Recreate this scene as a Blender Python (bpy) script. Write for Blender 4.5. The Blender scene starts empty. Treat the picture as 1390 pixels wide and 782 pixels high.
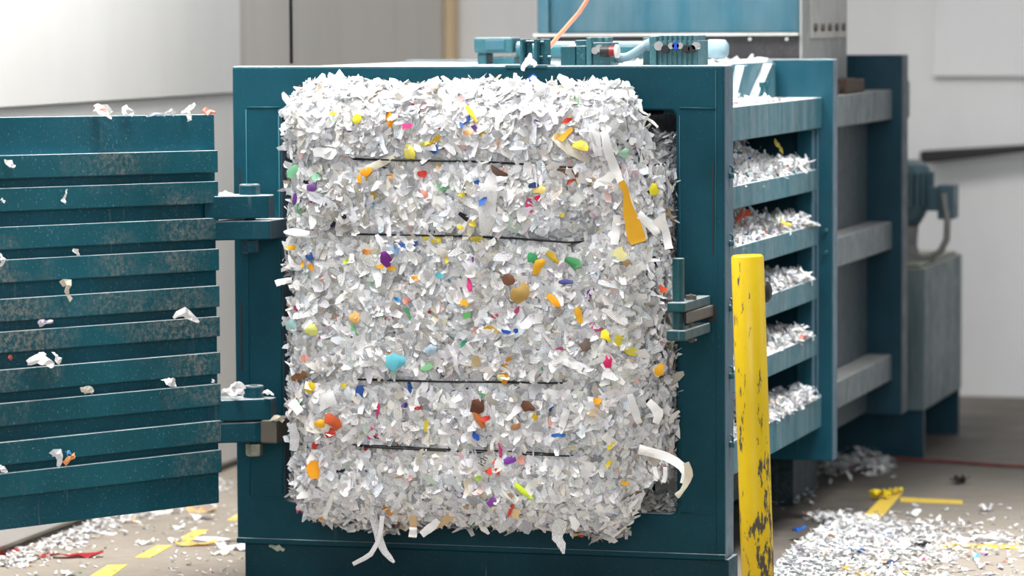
import bpy, math, random
import numpy as np
from mathutils import Vector, Matrix, noise

random.seed(7)
rng = np.random.default_rng(7)
sc = bpy.context.scene
COL = sc.collection

# ------------------------------------------------------------------ camera
CAM = np.array([2.22889, -9.90003, 1.6])
FW = np.array([-0.27518834, 0.95864114, -0.07265358])
RT = np.array([0.961279, 0.27551969, -0.0056193])
UP = np.array([-0.0146306, 0.07138672, 0.99734141])
FPX = 4989.96

def ray(x, y): return FW + RT * (x - 695) / FPX - UP * (y - 391) / FPX
def on_y(x, y, Y):
    d = ray(x, y); return CAM + d * (Y - CAM[1]) / d[1]
def on_x(x, y, X):
    d = ray(x, y); return CAM + d * (X - CAM[0]) / d[0]
def on_z(x, y, Z=0.0):
    d = ray(x, y); return CAM + d * (Z - CAM[2]) / d[2]
def on_p(x, y, q, n):
    d = ray(x, y); return CAM + d * ((np.array(q) - CAM) @ n) / (d @ n)

cd = bpy.data.cameras.new('camera')
cam = bpy.data.objects.new('camera', cd); COL.objects.link(cam)
cam.matrix_world = Matrix(((RT[0], UP[0], -FW[0], CAM[0]), (RT[1], UP[1], -FW[1], CAM[1]), (RT[2], UP[2], -FW[2], CAM[2]), (0, 0, 0, 1)))
cd.sensor_width = 36; cd.lens = FPX / 1390 * 36
cd.clip_end = 60
cd.dof.use_dof = True; cd.dof.focus_distance = 10.05; cd.dof.aperture_fstop = 2.5
sc.camera = cam

# ------------------------------------------------------------------ materials
class NT:
    def __init__(s, name):
        s.m = bpy.data.materials.new(name); s.m.use_nodes = True
        s.t = s.m.node_tree; s.n = s.t.nodes; s.l = s.t.links
        s.b = s.n['Principled BSDF']
        s.tc = s.n.new('ShaderNodeTexCoord')
    def put(s, sock, v):
        if hasattr(v, 'is_output') or isinstance(v, bpy.types.NodeSocket): s.l.new(v, sock)
        elif isinstance(v, (tuple, list)) and len(v) == 3 and sock.type == 'RGBA': sock.default_value = (*v, 1)
        else: sock.default_value = v
    def mapping(s, scale, rot=(0, 0, 0), src='Object'):
        mp = s.n.new('ShaderNodeMapping'); s.l.new(s.tc.outputs[src], mp.inputs[0])
        mp.inputs['Scale'].default_value = scale; mp.inputs['Rotation'].default_value = rot
        return mp.outputs[0]
    def noise(s, scale, detail=5, rough=.6, vec=None):
        q = s.n.new('ShaderNodeTexNoise'); s.l.new(vec if vec is not None else s.tc.outputs['Object'], q.inputs['Vector'])
        q.inputs['Scale'].default_value = scale; q.inputs['Detail'].default_value = detail; q.inputs['Roughness'].default_value = rough
        return q.outputs[0]
    def ramp(s, v, a, b, lo=0., hi=1.):
        q = s.n.new('ShaderNodeMapRange'); s.l.new(v, q.inputs[0])
        for i, x in enumerate((a, b, lo, hi)): q.inputs[i + 1].default_value = x
        return q.outputs[0]
    def math(s, op, a, b=0.):
        q = s.n.new('ShaderNodeMath'); q.operation = op; s.put(q.inputs[0], a); s.put(q.inputs[1], b); return q.outputs[0]
    def mix(s, f, a, b, mode='MIX'):
        q = s.n.new('ShaderNodeMix'); q.data_type = 'RGBA'; q.blend_type = mode
        s.put(q.inputs[0], f); s.put(q.inputs[6], a); s.put(q.inputs[7], b); return q.outputs[2]
    def nz(s):
        g = s.n.new('ShaderNodeNewGeometry'); x = s.n.new('ShaderNodeSeparateXYZ'); s.l.new(g.outputs['Normal'], x.inputs[0]); return x.outputs[2]
    def bump(s, h, strength=.2, dist=.01):
        q = s.n.new('ShaderNodeBump'); q.inputs['Strength'].default_value = strength; q.inputs['Distance'].default_value = dist
        s.l.new(h, q.inputs['Height']); s.l.new(q.outputs[0], s.b.inputs['Normal'])
    def done(s, col, rough=.5, metal=0., spec=.5):
        s.put(s.b.inputs['Base Color'], col); s.put(s.b.inputs['Roughness'], rough)
        s.b.inputs['Metallic'].default_value = metal; s.b.inputs['Specular IOR Level'].default_value = spec
        return s.m

def paint(name, col, dust=.6, wear=.0, speck=.0, streak=.0, rough=.42, dustcol=(.72, .76, .78), weary=(.23, .21, .19), scratch=0., spec=.35, side=0., sheencol=(.10, .145, .185)):
    k = NT(name)
    dark = tuple(c * .72 for c in col); lite = tuple(min(1, c * 1.28 + .004) for c in col)
    c = k.mix(k.ramp(k.noise(2.3, 6), .3, .7), dark, lite)
    if streak:
        st = k.noise(1., 4, .65, k.mapping((9, 26, 1.3)))
        c = k.mix(k.ramp(st, .38, .72, 0, streak), c, (.2, .235, .245))
    if scratch:
        sv = k.noise(1., 3, .5, k.mapping((60, 60, 3.5)))
        sm = k.math('MULTIPLY', k.ramp(sv, .66, .74), k.ramp(k.noise(5, 2), .5, .62))
        c = k.mix(k.math('MULTIPLY', sm, scratch), c, (.26, .27, .25))
    if wear:
        big = k.ramp(k.noise(3.1, 3, .5), .48, .68); fine = k.ramp(k.noise(70, 6, .75), .44, .62)
        c = k.mix(k.math('MULTIPLY', k.math('MULTIPLY', big, fine), wear), c, weary)
    if speck:
        sp = k.ramp(k.noise(150, 3, .6), .63, .70)
        c = k.mix(k.math('MULTIPLY', sp, speck), c, (.33, .42, .44))
    if side:  # streaky grey standing in for the wall's reflection on right-facing sides
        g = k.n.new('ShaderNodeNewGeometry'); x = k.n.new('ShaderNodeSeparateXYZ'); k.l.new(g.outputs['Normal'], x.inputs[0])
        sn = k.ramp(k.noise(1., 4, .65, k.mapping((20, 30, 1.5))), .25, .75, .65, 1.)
        c = k.mix(k.math('MULTIPLY', k.math('MULTIPLY', k.ramp(x.outputs[0], .75, .95), sn), side), c, sheencol)
    if dust:
        up = k.ramp(k.nz(), .55, .9)
        dn = k.ramp(k.noise(14, 6, .7), .3, .6, .45, 1.)
        c = k.mix(k.math('MULTIPLY', k.math('MULTIPLY', up, dn), dust), c, dustcol)
    r = k.ramp(k.noise(18, 4), .3, .7, rough - .08, rough + .12)
    k.bump(k.noise(26, 3), .05, .004)
    return k.done(c, r, 0, spec)

TEAL = (.0012, .047, .070)
M = {}
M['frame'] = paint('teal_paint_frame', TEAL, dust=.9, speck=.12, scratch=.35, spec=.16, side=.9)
M['weld'] = paint('teal_paint_weld', (.003, .062, .088), dust=.05, spec=.15)
M['plinth'] = paint('teal_paint_plinth', (.0012, .038, .055), spec=.16, dust=.5, speck=.1, scratch=.5)
M['door'] = paint('teal_paint_door', (.0015, .068, .101), dust=.7, speck=.3, wear=.10, scratch=.25, spec=.18)
M['bar'] = paint('teal_paint_worn_bars', (.004, .074, .100), spec=.2, dust=.85, wear=.95, speck=.4, weary=(.20, .19, .17))
M['rail'] = paint('teal_paint_dusty_rails', (.010, .100, .135), dust=1., streak=.5, wear=.15, spec=.4, rough=.38)
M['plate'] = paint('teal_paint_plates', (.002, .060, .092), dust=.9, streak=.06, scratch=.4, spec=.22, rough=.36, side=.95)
M['rear'] = paint('teal_paint_rear', (.0012, .030, .050), dust=.6, streak=.06, dustcol=(.3, .29, .28), spec=.2, side=.85, sheencol=(.085, .098, .105))
M['latch'] = paint('teal_paint_latch', (.004, .062, .078), dust=.5, wear=.7, scratch=.5, spec=.25, weary=(.10, .085, .065), side=.6, sheencol=(.10, .11, .10))
M['beam'] = paint('grey_dusty_beam', (.09, .115, .125), dust=.75, streak=.7, wear=.3, dustcol=(.34, .32, .31))
M['inner'] = paint('dark_chamber_paint', (.002, .020, .028), dust=.2, wear=.3)
M['roof'] = paint('roof_paint_dusty', (.02, .12, .16), dust=1.1, dustcol=(.85, .86, .87))
M['fitting'] = paint('teal_paint_fittings', (.010, .085, .11), dust=.6, wear=.2, speck=.4)
M['hopper'] = paint('teal_paint_hopper', (.016, .088, .128), dust=.6, streak=.3, wear=.05)
M['steel'] = paint('grey_steel_panel', (.24, .245, .24), dust=.5, streak=.35, wear=.25, dustcol=(.5, .48, .46))
M['palepanel'] = paint('pale_steel_panel', (.43, .42, .40), dust=.5, streak=.25, wear=.25)
M['hosepaint'] = paint('pale_blue_hose', (.22, .33, .38), dust=.45, rough=.5)
M['tank'] = paint('tank_paint', (.05, .09, .10), dust=.9, streak=.8, dustcol=(.42, .41, .28))
M['motor'] = paint('motor_paint', (.035, .085, .11), dust=.6, streak=.3, dustcol=(.3, .33, .34))

def simple(name, col, rough=.5, metal=0., var=.15, scale=20):
    k = NT(name)
    c = k.mix(k.ramp(k.noise(scale, 4), .3, .7), tuple(x * (1 - var) for x in col), tuple(min(1, x * (1 + var)) for x in col))
    return k.done(c, rough, metal)
M['rust'] = paint('worn_latch_steel', (.10, .088, .072), dust=.3, wear=.6, weary=(.045, .03, .022), rough=.45)
M['galv'] = simple('galvanised_nut', (.28, .29, .24), .4, .6, .3)
M['black'] = simple('black_rubber', (.012, .012, .013), .55)
M['wire'] = simple('black_baling_wire', (.012, .012, .014), .4, .4)
M['darkband'] = paint('dark_rubber_band', (.040, .038, .042), dust=.3, wear=.15, streak=.05, spec=.2)
M['manifold'] = paint('dusty_manifold_paint', (.045, .15, .18), dust=.6, wear=.2, speck=.8)
M['chrome'] = simple('bright_metal', (.7, .7, .7), .25, .9)
M['red'] = simple('red_plastic', (.28, .012, .012), .4)
M['blue'] = simple('blue_plastic', (.01, .06, .55), .4)
M['white'] = simple('white_plastic', (.75, .75, .74), .4, 0, .05)
M['orange'] = simple('orange_cable_sheath', (.68, .25, .15), .5, 0, .08)
M['bcable'] = simple('dark_cable_sheath', (.012, .016, .022), .5)
M['pipegrey'] = simple('grey_conduit', (.17, .17, .165), .5, .2, .2)
M['brownlump'] = simple('rusty_brown_fitting', (.06, .035, .025), .7, 0, .4, 40)
M['redcord'] = simple('red_cord_sheath', (.16, .03, .028), .6, 0, .3)
M['yellowtape'] = simple('yellow_floor_paint', (.72, .50, .06), .6, 0, .15, 60)
M['yellowdash'] = simple('yellow_floor_dash', (.80, .58, .13), .6, 0, .12, 60)

# bollard: yellow paint chipped to dark steel
k = NT('chipped_yellow_paint')
sep = k.n.new('ShaderNodeSeparateXYZ'); k.l.new(k.tc.outputs['Object'], sep.inputs[0])
low = k.ramp(sep.outputs[2], .75, .05, .0, .15)
lines = k.ramp(k.noise(1., 2, .4, k.mapping((34, 34, 1.4))), .50, .68)
chip = k.noise(1., 6, .7, k.mapping((62, 62, 15)))
v = k.math('ADD', k.math('ADD', chip, low), k.math('MULTIPLY', lines, .11))
mask = k.ramp(v, .682, .697)
y = k.mix(k.ramp(k.noise(5, 4), .3, .7), (.66, .44, .001), (.76, .53, .003))
c = k.mix(mask, y, (.07, .06, .045))
k.bump(k.math('SUBTRACT', 1., mask), .35, .003)
M['bollard'] = k.done(c, k.ramp(mask, 0, 1, .38, .7), 0, .45)

# paper: colour attribute with faint print lines on some flakes
k = NT('shredded_paper')
at = k.n.new('ShaderNodeAttribute'); at.attribute_name = 'tint'
uv = k.n.new('ShaderNodeUVMap'); uv.uv_map = 'UVMap'
su = k.n.new('ShaderNodeSeparateXYZ'); k.l.new(uv.outputs[0], su.inputs[0])
ln = k.ramp(k.math('SINE', k.math('MULTIPLY', su.outputs[1], 1450.)), .1, .5)
mpn = k.n.new('ShaderNodeMapping'); k.l.new(uv.outputs[0], mpn.inputs[0]); mpn.inputs['Scale'].default_value = (420, 180, 1)
wd = k.ramp(k.noise(1., 2, .5, mpn.outputs[0]), .44, .5)
pr = k.math('MULTIPLY', k.math('MULTIPLY', ln, wd), at.outputs['Alpha'])
c = k.mix(k.math('MULTIPLY', pr, .75), at.outputs['Color'], (.10, .10, .12))
c = k.mix(k.ramp(k.noise(35, 3), .35, .7, 0, .12), c, (.55, .53, .50), 'MULTIPLY')
k.done(c, .62, 0, .25)
tr = k.n.new('ShaderNodeBsdfTranslucent'); k.l.new(c, tr.inputs[0])
ms = k.n.new('ShaderNodeMixShader'); ms.inputs[0].default_value = .12
k.l.new(k.b.outputs[0], ms.inputs[1]); k.l.new(tr.outputs[0], ms.inputs[2])
k.l.new(ms.outputs[0], k.n['Material Output'].inputs[0])
M['paper'] = k.m

# setting
k = NT('concrete_floor')
c = k.mix(k.ramp(k.noise(1.1, 6, .6), .3, .7), (.27, .235, .195), (.37, .325, .275))
c = k.mix(k.ramp(k.noise(9, 8, .75), .45, .75, 0, .45), c, (.19, .165, .14))
c = k.mix(k.ramp(k.noise(90, 5, .8), .6, .72, 0, .5), c, (.55, .52, .48))
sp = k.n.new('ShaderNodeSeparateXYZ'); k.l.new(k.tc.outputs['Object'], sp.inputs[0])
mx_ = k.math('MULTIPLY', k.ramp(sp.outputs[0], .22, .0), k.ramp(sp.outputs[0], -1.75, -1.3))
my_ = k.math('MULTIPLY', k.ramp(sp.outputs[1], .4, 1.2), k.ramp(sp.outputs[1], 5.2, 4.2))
press_shade = k.math('MULTIPLY', k.math('MULTIPLY', mx_, my_), k.ramp(k.noise(2.5, 5), .25, .6, .55, .95))  # shade beneath the press, painted into the floor colour
c = k.mix(press_shade, c, (.045, .04, .035))
c = k.mix(k.math('MULTIPLY', k.ramp(sp.outputs[1], 1.2, 3.0), k.ramp(sp.outputs[0], -.6, 0., 0, .7)), c, (.10, .088, .074))  # floor colour darkened at the back right to stand in for shade
k.bump(k.noise(60, 5), .15, .004)
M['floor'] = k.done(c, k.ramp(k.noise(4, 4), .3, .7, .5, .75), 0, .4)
def wall(name, a, b, st=.25):
    k = NT(name)
    c = k.mix(k.ramp(k.noise(1.3, 5), .3, .7), a, b)
    c = k.mix(k.ramp(k.noise(1., 5, .6, k.mapping((5, 5, .5))), .5, .8, 0, st), c, tuple(x * .75 for x in a))
    k.bump(k.noise(40, 4), .06, .004)
    return k.done(c, .65, 0, .3)
M['wallwhite'] = wall('white_wall_board', (.80, .79, .77), (.86, .85, .83), .15)
M['wallgrey'] = wall('grey_beige_wall', (.62, .59, .545), (.68, .645, .595), .4)
M['wallback'] = wall('white_back_wall', (.78, .78, .79), (.85, .85, .85), .25)
M['tanwood'] = wall('tan_corner_strip', (.62, .45, .27), (.70, .55, .36), .3)
M['gap'] = simple('dark_wall_gap', (.09, .085, .075), .8, 0, .4, 30)

# ------------------------------------------------------------------ mesh helpers
class MB:
    def __init__(s): s.v = []; s.f = []
    def add(s, vs, fs):
        o = len(s.v); s.v += [tuple(map(float, q)) for q in vs]; s.f += [tuple(i + o for i in q) for q in fs]; return s
    def obox(s, o, a, b, c, ra, rb, rc):
        o, a, b, c = (np.array(q, float) for q in (o, a, b, c))
        vs = [o + a * ra[i] + b * rb[j] + c * rc[l] for l in (0, 1) for j in (0, 1) for i in (0, 1)]
        return s.add(vs, [(0, 2, 3, 1), (4, 5, 7, 6), (0, 1, 5, 4), (2, 6, 7, 3), (0, 4, 6, 2), (1, 3, 7, 5)])
    def box(s, x0, x1, y0, y1, z0, z1):
        return s.obox((0, 0, 0), (1, 0, 0), (0, 1, 0), (0, 0, 1), (x0, x1), (y0, y1), (z0, z1))
    def prism(s, pts, d):
        n = len(pts); pts = [np.array(p, float) for p in pts]; d = np.array(d, float)
        return s.add(pts + [p + d for p in pts], [tuple(range(n))[::-1], tuple(range(n, 2 * n))] + [(i, (i + 1) % n, (i + 1) % n + n, i + n) for i in range(n)])
    def tube(s, pts, r, n=12, cap=True):
        P = [np.array(p, float) for p in pts]; R = r if isinstance(r, (list, tuple)) else [r] * len(P)
        t0 = P[1] - P[0]; t0 = t0 / np.linalg.norm(t0)
        u = np.cross(t0, (0, 0, 1.) if abs(t0[2]) < .9 else (1., 0, 0)); u /= np.linalg.norm(u)
        vs = []
        for i, p in enumerate(P):
            t = P[min(i + 1, len(P) - 1)] - P[max(i - 1, 0)]; t = t / (np.linalg.norm(t) + 1e-12)
            u = u - t * (u @ t); u /= np.linalg.norm(u); w = np.cross(t, u)
            for q in range(n):
                a = 2 * math.pi * q / n; vs.append(p + (u * math.cos(a) + w * math.sin(a)) * R[i])
        fs = [(i * n + q, i * n + (q + 1) % n, (i + 1) * n + (q + 1) % n, (i + 1) * n + q) for i in range(len(P) - 1) for q in range(n)]
        if cap: fs += [tuple(range(n))[::-1], tuple(range((len(P) - 1) * n, len(P) * n))]
        return s.add(vs, fs)
    def build(s, name, mat, parent=None, loc=None, bev=0., smooth=False):
        org = np.zeros(3)
        if parent is not None: org = np.array(root_loc(parent))
        elif loc is not None: org = np.array(loc, float)
        me = bpy.data.meshes.new(name)
        me.from_pydata([tuple(np.array(q) - org) for q in s.v], [], s.f); me.update()
        me.materials.append(M[mat] if isinstance(mat, str) else mat)
        o = bpy.data.objects.new(name, me); COL.objects.link(o)
        if parent is not None: o.parent = parent
        elif loc is not None: o.location = tuple(map(float, loc))
        if bev:
            b = o.modifiers.new('bevel', 'BEVEL'); b.width = bev; b.segments = 2; b.limit_method = 'ANGLE'
        if smooth:
            for p in me.polygons: p.use_smooth = True
        return o

ROOT = {}
def root_loc(o):
    while o.parent is not None: o = o.parent
    return tuple(o.location)
def tag(o, label=None, cat=None, group=None, kind=None):
    if label: o['label'] = label
    if cat: o['category'] = cat
    if group: o['group'] = group
    if kind: o['kind'] = kind
    return o
def thing(name, loc, label, cat, group=None):
    o = bpy.data.objects.new(name, None); COL.objects.link(o); o.location = tuple(map(float, loc)); o.empty_display_size = .1
    return tag(o, label, cat, group)
def struct(name, mb, mat, **kw):
    o = mb.build(name, mat, **kw); o['kind'] = 'structure'; return o
def cyl(p0, p1, r, n=20): return MB().tube([p0, p1], r, n)
def circle(c, r, n, ax='z', ph=0.):
    out = []
    for i in range(n):
        a = 2 * math.pi * i / n + ph; q = (math.cos(a) * r, math.sin(a) * r)
        out.append((c[0] + q[0], c[1] + q[1], c[2]) if ax == 'z' else (c[0], c[1] + q[0], c[2] + q[1]))
    return out

# ------------------------------------------------------------------ setting
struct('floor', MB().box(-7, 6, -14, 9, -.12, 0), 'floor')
LW = lambda Y: -2.283 - .039 * Y                       # left wall line (slightly skew to the machine)
def wallstrip(y0, y1, z0, z1, off0, off1):
    return MB().prism([(LW(y0) + off0, y0, z0), (LW(y1) + off0, y1, z0), (LW(y1) + off1, y1, z0), (LW(y0) + off1, y0, z0)], (0, 0, z1 - z0))
struct('wall_left', wallstrip(-7, 5.75, 0, 4.2, 0, -.15), 'wallgrey')
struct('trim_1', wallstrip(-7, 2.56, 1.345, 4.2, .026, .0005), 'wallwhite', bev=.006)          # upper white wall board
struct('trim_2', wallstrip(-7, 2.56, .03, 1.343, .012, .0005), 'wallwhite')                   # lower white wall board
struct('trim_3', wallstrip(-7, 5.4, .0, .012, .006, .0005), 'gap')                            # dark gap at the foot of the wall
bw = MB().prism([(-2.6, 5.62, 0), (4.5, 5.40, 0), (4.5, 5.60, 0), (-2.6, 5.82, 0)], (0, 0, 4.2))
struct('wall_back', bw, 'wallback')
struct('trim_4', MB().prism([(-.346, 5.50, 1.353), (2.5, 5.41, 1.353), (2.5, 5.46, 1.353), (-.346, 5.55, 1.353)], (0, 0, 2.8)), 'wallback', bev=.005)
struct('trim_5', MB().box(-2.492, -2.455, 5.50, 5.595, 0, 4.2), 'tanwood')
struct('trim_6', wallstrip(2.585, 2.60, .9, 4.2, .006, .0005), 'gap')

# ------------------------------------------------------------------ baler
B = thing('baling_press', (-.72, .8, 0), 'large teal horizontal baling press with a paper bale bulging from its open front', 'baler')
W = 1.443
def ring(mb, ox0, ox1, oz0, oz1, ix0, ix1, iz0, iz1, y0, y1, r=.022, kk=5):
    out = [(ox0, oz0), (ox1, oz0), (ox1, oz1), (ox0, oz1)]
    inn = []
    for (cx, cz, a0) in ((ix0 + r, iz0 + r, math.pi), (ix1 - r, iz0 + r, 1.5 * math.pi), (ix1 - r, iz1 - r, 0), (ix0 + r, iz1 - r, .5 * math.pi)):
        inn.append([(cx + r * math.cos(a0 + t / kk * math.pi / 2), cz + r * math.sin(a0 + t / kk * math.pi / 2)) for t in range(kk + 1)])
    vs = []; idx = {}
    for s_, y in ((0, y0), (1, y1)):
        for i, (x, z) in enumerate(out): idx[s_, 'o', i] = len(vs); vs.append((x, y, z))
        for i in range(4):
            for j, (x, z) in enumerate(inn[i]): idx[s_, i, j] = len(vs); vs.append((x, y, z))
    fs = []
    for s_ in (0, 1):
        for i in range(4):
            n_ = (i + 1) % 4
            tris = [(idx[s_, 'o', i], idx[s_, i, j + 1], idx[s_, i, j]) for j in range(kk)]
            tris.append((idx[s_, 'o', i], idx[s_, 'o', n_], idx[s_, n_, 0], idx[s_, i, kk]))
            fs += [t if s_ == 0 else t[::-1] for t in tris]
    for i in range(4):
        n_ = (i + 1) % 4
        fs.append((idx[0, 'o', i], idx[1, 'o', i], idx[1, 'o', n_], idx[0, 'o', n_]))
        for j in range(kk): fs.append((idx[0, i, j], idx[0, i, j + 1], idx[1, i, j + 1], idx[1, i, j]))
        fs.append((idx[0, i, kk], idx[0, n_, 0], idx[1, n_, 0], idx[1, i, kk]))
    return mb.add(vs, fs)

mb = MB(); ring(mb, -W, 0, .102, 1.473, -1.296, -.139, .225, 1.349, 0, .108)
mb.f = [f for f in mb.f]
frm = mb.build('front_frame', 'frame', B, bev=.007)
# weld beads along the frame joints, folded lip along the bottom
for a_, b_, r_ in (((-W + .045, -.001, 1.356), (-1.30, -.001, 1.356), .0026), ((-.128, -.001, 1.356), (-.026, -.001, 1.354), .0022), ((-W + .045, -.001, .232), (-1.30, -.001, .232), .002), ((-.128, -.001, .229), (-.026, -.001, .229), .0016),
                 ((-W + .042, -.001, .24), (-W + .042, -.001, 1.35), .0018), ((-.026, -.001, .12), (-.026, -.001, 1.46), .0010), ((-1.302, -.001, .25), (-1.302, -.001, 1.335), .0024), ((-.128, -.001, .25), (-.128, -.001, 1.335), .0014)):
    MB().tube([a_, b_], r_, 6).build('weld_bead', 'weld', B, smooth=True)
MB().box(-W, 0, -.006, .01, .100, .116).build('bottom_lip', 'frame', B, bev=.003)
for x0, x1, z0, z1 in ((-W + .018, -W + .0235, .60, .80), (-W + .018, -W + .0235, 1.12, 1.18), (-.0365, -.0325, .95, 1.205)):
    MB().box(x0, x1, -.0012, .004, z0, z1).build('frame_slot', 'black', B)
for i, yy in enumerate((238, 330, 418, 510, 603)):
    p = on_x(991, yy, 0.0)
    h = MB(); h.tube([(-.004, .055, p[2]), (.012, .055, p[2])], .009, 10); h.tube([(.008, .055, p[2]), (.010, .05, p[2] + .02), (.004, .045, p[2] + .028)], .003, 8)
    h.build('side_hook', 'fitting', B, smooth=True)
for p in (on_y(303, 237, .1), on_y(310, 502, .1)):
    MB().tube([(-W + .005, .1, p[2]), (-W - .028, .1, p[2])], .0055, 10).build('side_pin', 'bcable', B, smooth=True)

MB().box(-1.424, .006, .012, .13, 0, .100).build('plinth', 'plinth', B, bev=.004)
MB().box(-1.40, -.42, .14, 1.5, 0, .10).build('press_foot', 'inner', B)
# chamber shell
MB().box(-1.36, -.30, .108, 1.553, .10, .20).build('chamber_floor', 'inner', B)
MB().box(-1.40, -1.345, .108, 1.553, .10, 1.40).build('chamber_wall', 'inner', B)
MB().box(-1.40, -.19, .108, 1.553, 1.365, 1.466).build('roof_plate', 'roof', B, bev=.006)
MB().box(-.20, -.036, .108, 1.553, 1.336, 1.351).build('side_shelf', 'roof', B)
for (xa, xb) in ((1003, 1020), (1031, 1057)):
    ya = on_x(xa, 126, -.15)[1]; yb = on_x(xb, 100, -.15)[1]
    MB().prism([(-.19, ya, 1.352), (-.19, yb, 1.352), (-.19, yb, 1.460), (-.19, yb - .05, 1.460)], (.030, 0, 0)).build('gusset', 'rail', B, bev=.003)
for yy in (.95, 1.02):
    b_ = MB(); b_.tube([(-.10, yy, 1.35), (-.10, yy, 1.395), (-.10, yy, 1.3951), (-.10, yy, 1.41)], [.005, .005, .009, .009], 8)
    b_.build('shelf_bolt', 'fitting', B)
RZ = [(1.2544, 1.3515), (1.0613, 1.1272), (.8879, .9540), (.7179, .7836), (.5400, .6047), (.3055, .4024)]
for i, (z0, z1) in enumerate(RZ):
    ye = 1.545 if i in (0, 5) else 1.465
    r = MB(); t = .010
    r.box(-.035 - t, -.035, .108, ye, z0, z1)
    r.box(-.135, -.035 - t, .108, ye, z1 - t, z1 - .001); r.box(-.135, -.035 - t, .108, ye, z0 + .001, z0 + t)
    r.build('side_rail', 'rail', B, bev=.003)
MB().box(-.10, -.05, 1.468, 1.515, .31, 1.25).build('side_post', 'plate', B, bev=.003)
MB().box(-.060, -.046, 1.525, 1.553, .31, 1.25).build('side_post', 'plate', B, bev=.002)
MB().box(-1.42, 0, 1.553, 1.628, .195, 1.472).build('rib_plate', 'plate', B, bev=.004)
MB().box(-.62, -.25, .2, 1.5, .10, .30).build('chamber_sill', 'inner', B)
for zz in (.93, .86):
    MB().tube([(-.022, 1.556, zz), (-.022, 1.54, zz)], .006, 8).build('rib_bolt', 'fitting', B)
# rear section
MB().box(-1.30, -.125, 1.628, 2.811, .22, 1.345).build('ram_housing', 'rear', B)
for z0, z1, nm in ((1.2472, 1.3518, 0), (.793, .891, 1), (.3319, .4241, 2)):
    MB().box(-.125, -.035, 1.628, 2.811, z0, z1).build('side_beam', 'beam', B, bev=.006)
MB().box(-1.42, 0, 2.811, 2.927, .21, 1.472).build('rib_plate', 'rear', B, bev=.004)
MB().box(-.36, -.04, 2.927, 2.99, .96, 1.30).build('rear_bracket', 'rear', B, bev=.01)
p0 = on_x(1238, 107, -.03); p1 = on_x(1238, 160, -.03)
MB().box(-.09, -.015, 2.93, 3.06, p1[2], p0[2]).build('rear_bracket', 'beam', B, bev=.012)
MB().box(-1.25, -.2, 1.9, 2.3, 0, .22).build('rear_foot', 'inner', B)
MB().box(-1.25, -.9, 2.4, 5.0, .25, 1.1).build('ram_cylinder', 'rear', B, bev=.05)
# brown fittings lying on the rear beam
lump = MB()
for (x0, x1, y0, y1, hh) in ((-.11, -.06, 1.85, 1.98, .035), (-.10, -.05, 2.05, 2.22, .05), (-.11, -.06, 2.26, 2.42, .045)):
    lump.box(x0, x1, y0, y1, 1.352, 1.352 + hh)
    lump.tube([(x0 + .02, y0 - .05, 1.37), (x0 + .02, y1 + .03, 1.375)], .014, 8)
lump.build('valve_fitting', 'brownlump', B, bev=.008)

# hopper
HY = 1.66
MB().box(-1.0, -.129, HY, 2.42, 1.556, 2.35).build('hopper_box', 'hopper', B, bev=.006)
MB().box(-.985, -.955, HY - .02, HY, 1.556, 2.35).build('hopper_flange', 'hopper', B, bev=.004)
MB().box(-1.005, -.129, HY - .03, HY + .02, 1.546, 1.556).build('hopper_ledge', 'palepanel', B)
bd = MB().box(-1.0, -.13, HY - .005, 2.3, 1.472, 1.546).build('hopper_skirt', 'darkband', B)
for xx in (1018, 1068):
    q = on_y(xx, 53, HY - .008); MB().tube([(q[0], HY - .004, q[2]), (q[0], HY - .012, q[2])], .006, 8).build('screw', 'white', bd)
MB().box(-.129, -.118, HY - .01, HY + .10, 1.36, 2.35).build('hopper_corner_post', 'steel', B, bev=.003)
MB().box(-.129, -.122, HY + .10, 2.42, 1.345, 1.54).build('hopper_side', 'steel', B)
hp = MB().box(-.129, -.117, HY + .13, 2.40, 1.535, 2.35).build('hopper_side_panel', 'palepanel', B, bev=.003)
for t in (.18, .30, .42, .54, .66): MB().tube([(-.118, HY + t, 1.572), (-.108, HY + t, 1.572)], .014, 8).build('screw', 'rust', hp)

# hydraulics on the roof
hc = MB()
c0 = on_y(705, 67, .9); zc = c0[2] - .002
def X9(px): return on_y(px, 66, .9)[0]
hc.tube([(X9(703), .9, zc), (X9(965), .9, zc)], .026, 20)
hcyl = hc.build('hydraulic_cylinder', 'fitting', B, smooth=False)
MB().tube([(X9(962), .9, zc), (X9(972), .9, zc), (X9(984), .9, zc), (X9(988), .9, zc)], [.03, .03, .029, .018], 20).build('end_cap', 'hosepaint', hcyl, smooth=True)
ec = MB(); zt = on_y(650, 51, .9)[2]; zb = on_y(650, 72, .9)[2]
ec.box(X9(648), X9(700), .86, .96, zb, zt); ec.box(X9(651), X9(664), .87, .95, 1.464, zb); ec.box(X9(672), X9(702), .87, .95, 1.464, 1.49)
ec.build('cylinder_mount', 'fitting', hcyl, bev=.006)
MB().box(X9(664), X9(690), .856, .861, zb + .010, zt - .008).build('name_plate', 'hopper', hcyl, bev=.001)

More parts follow.
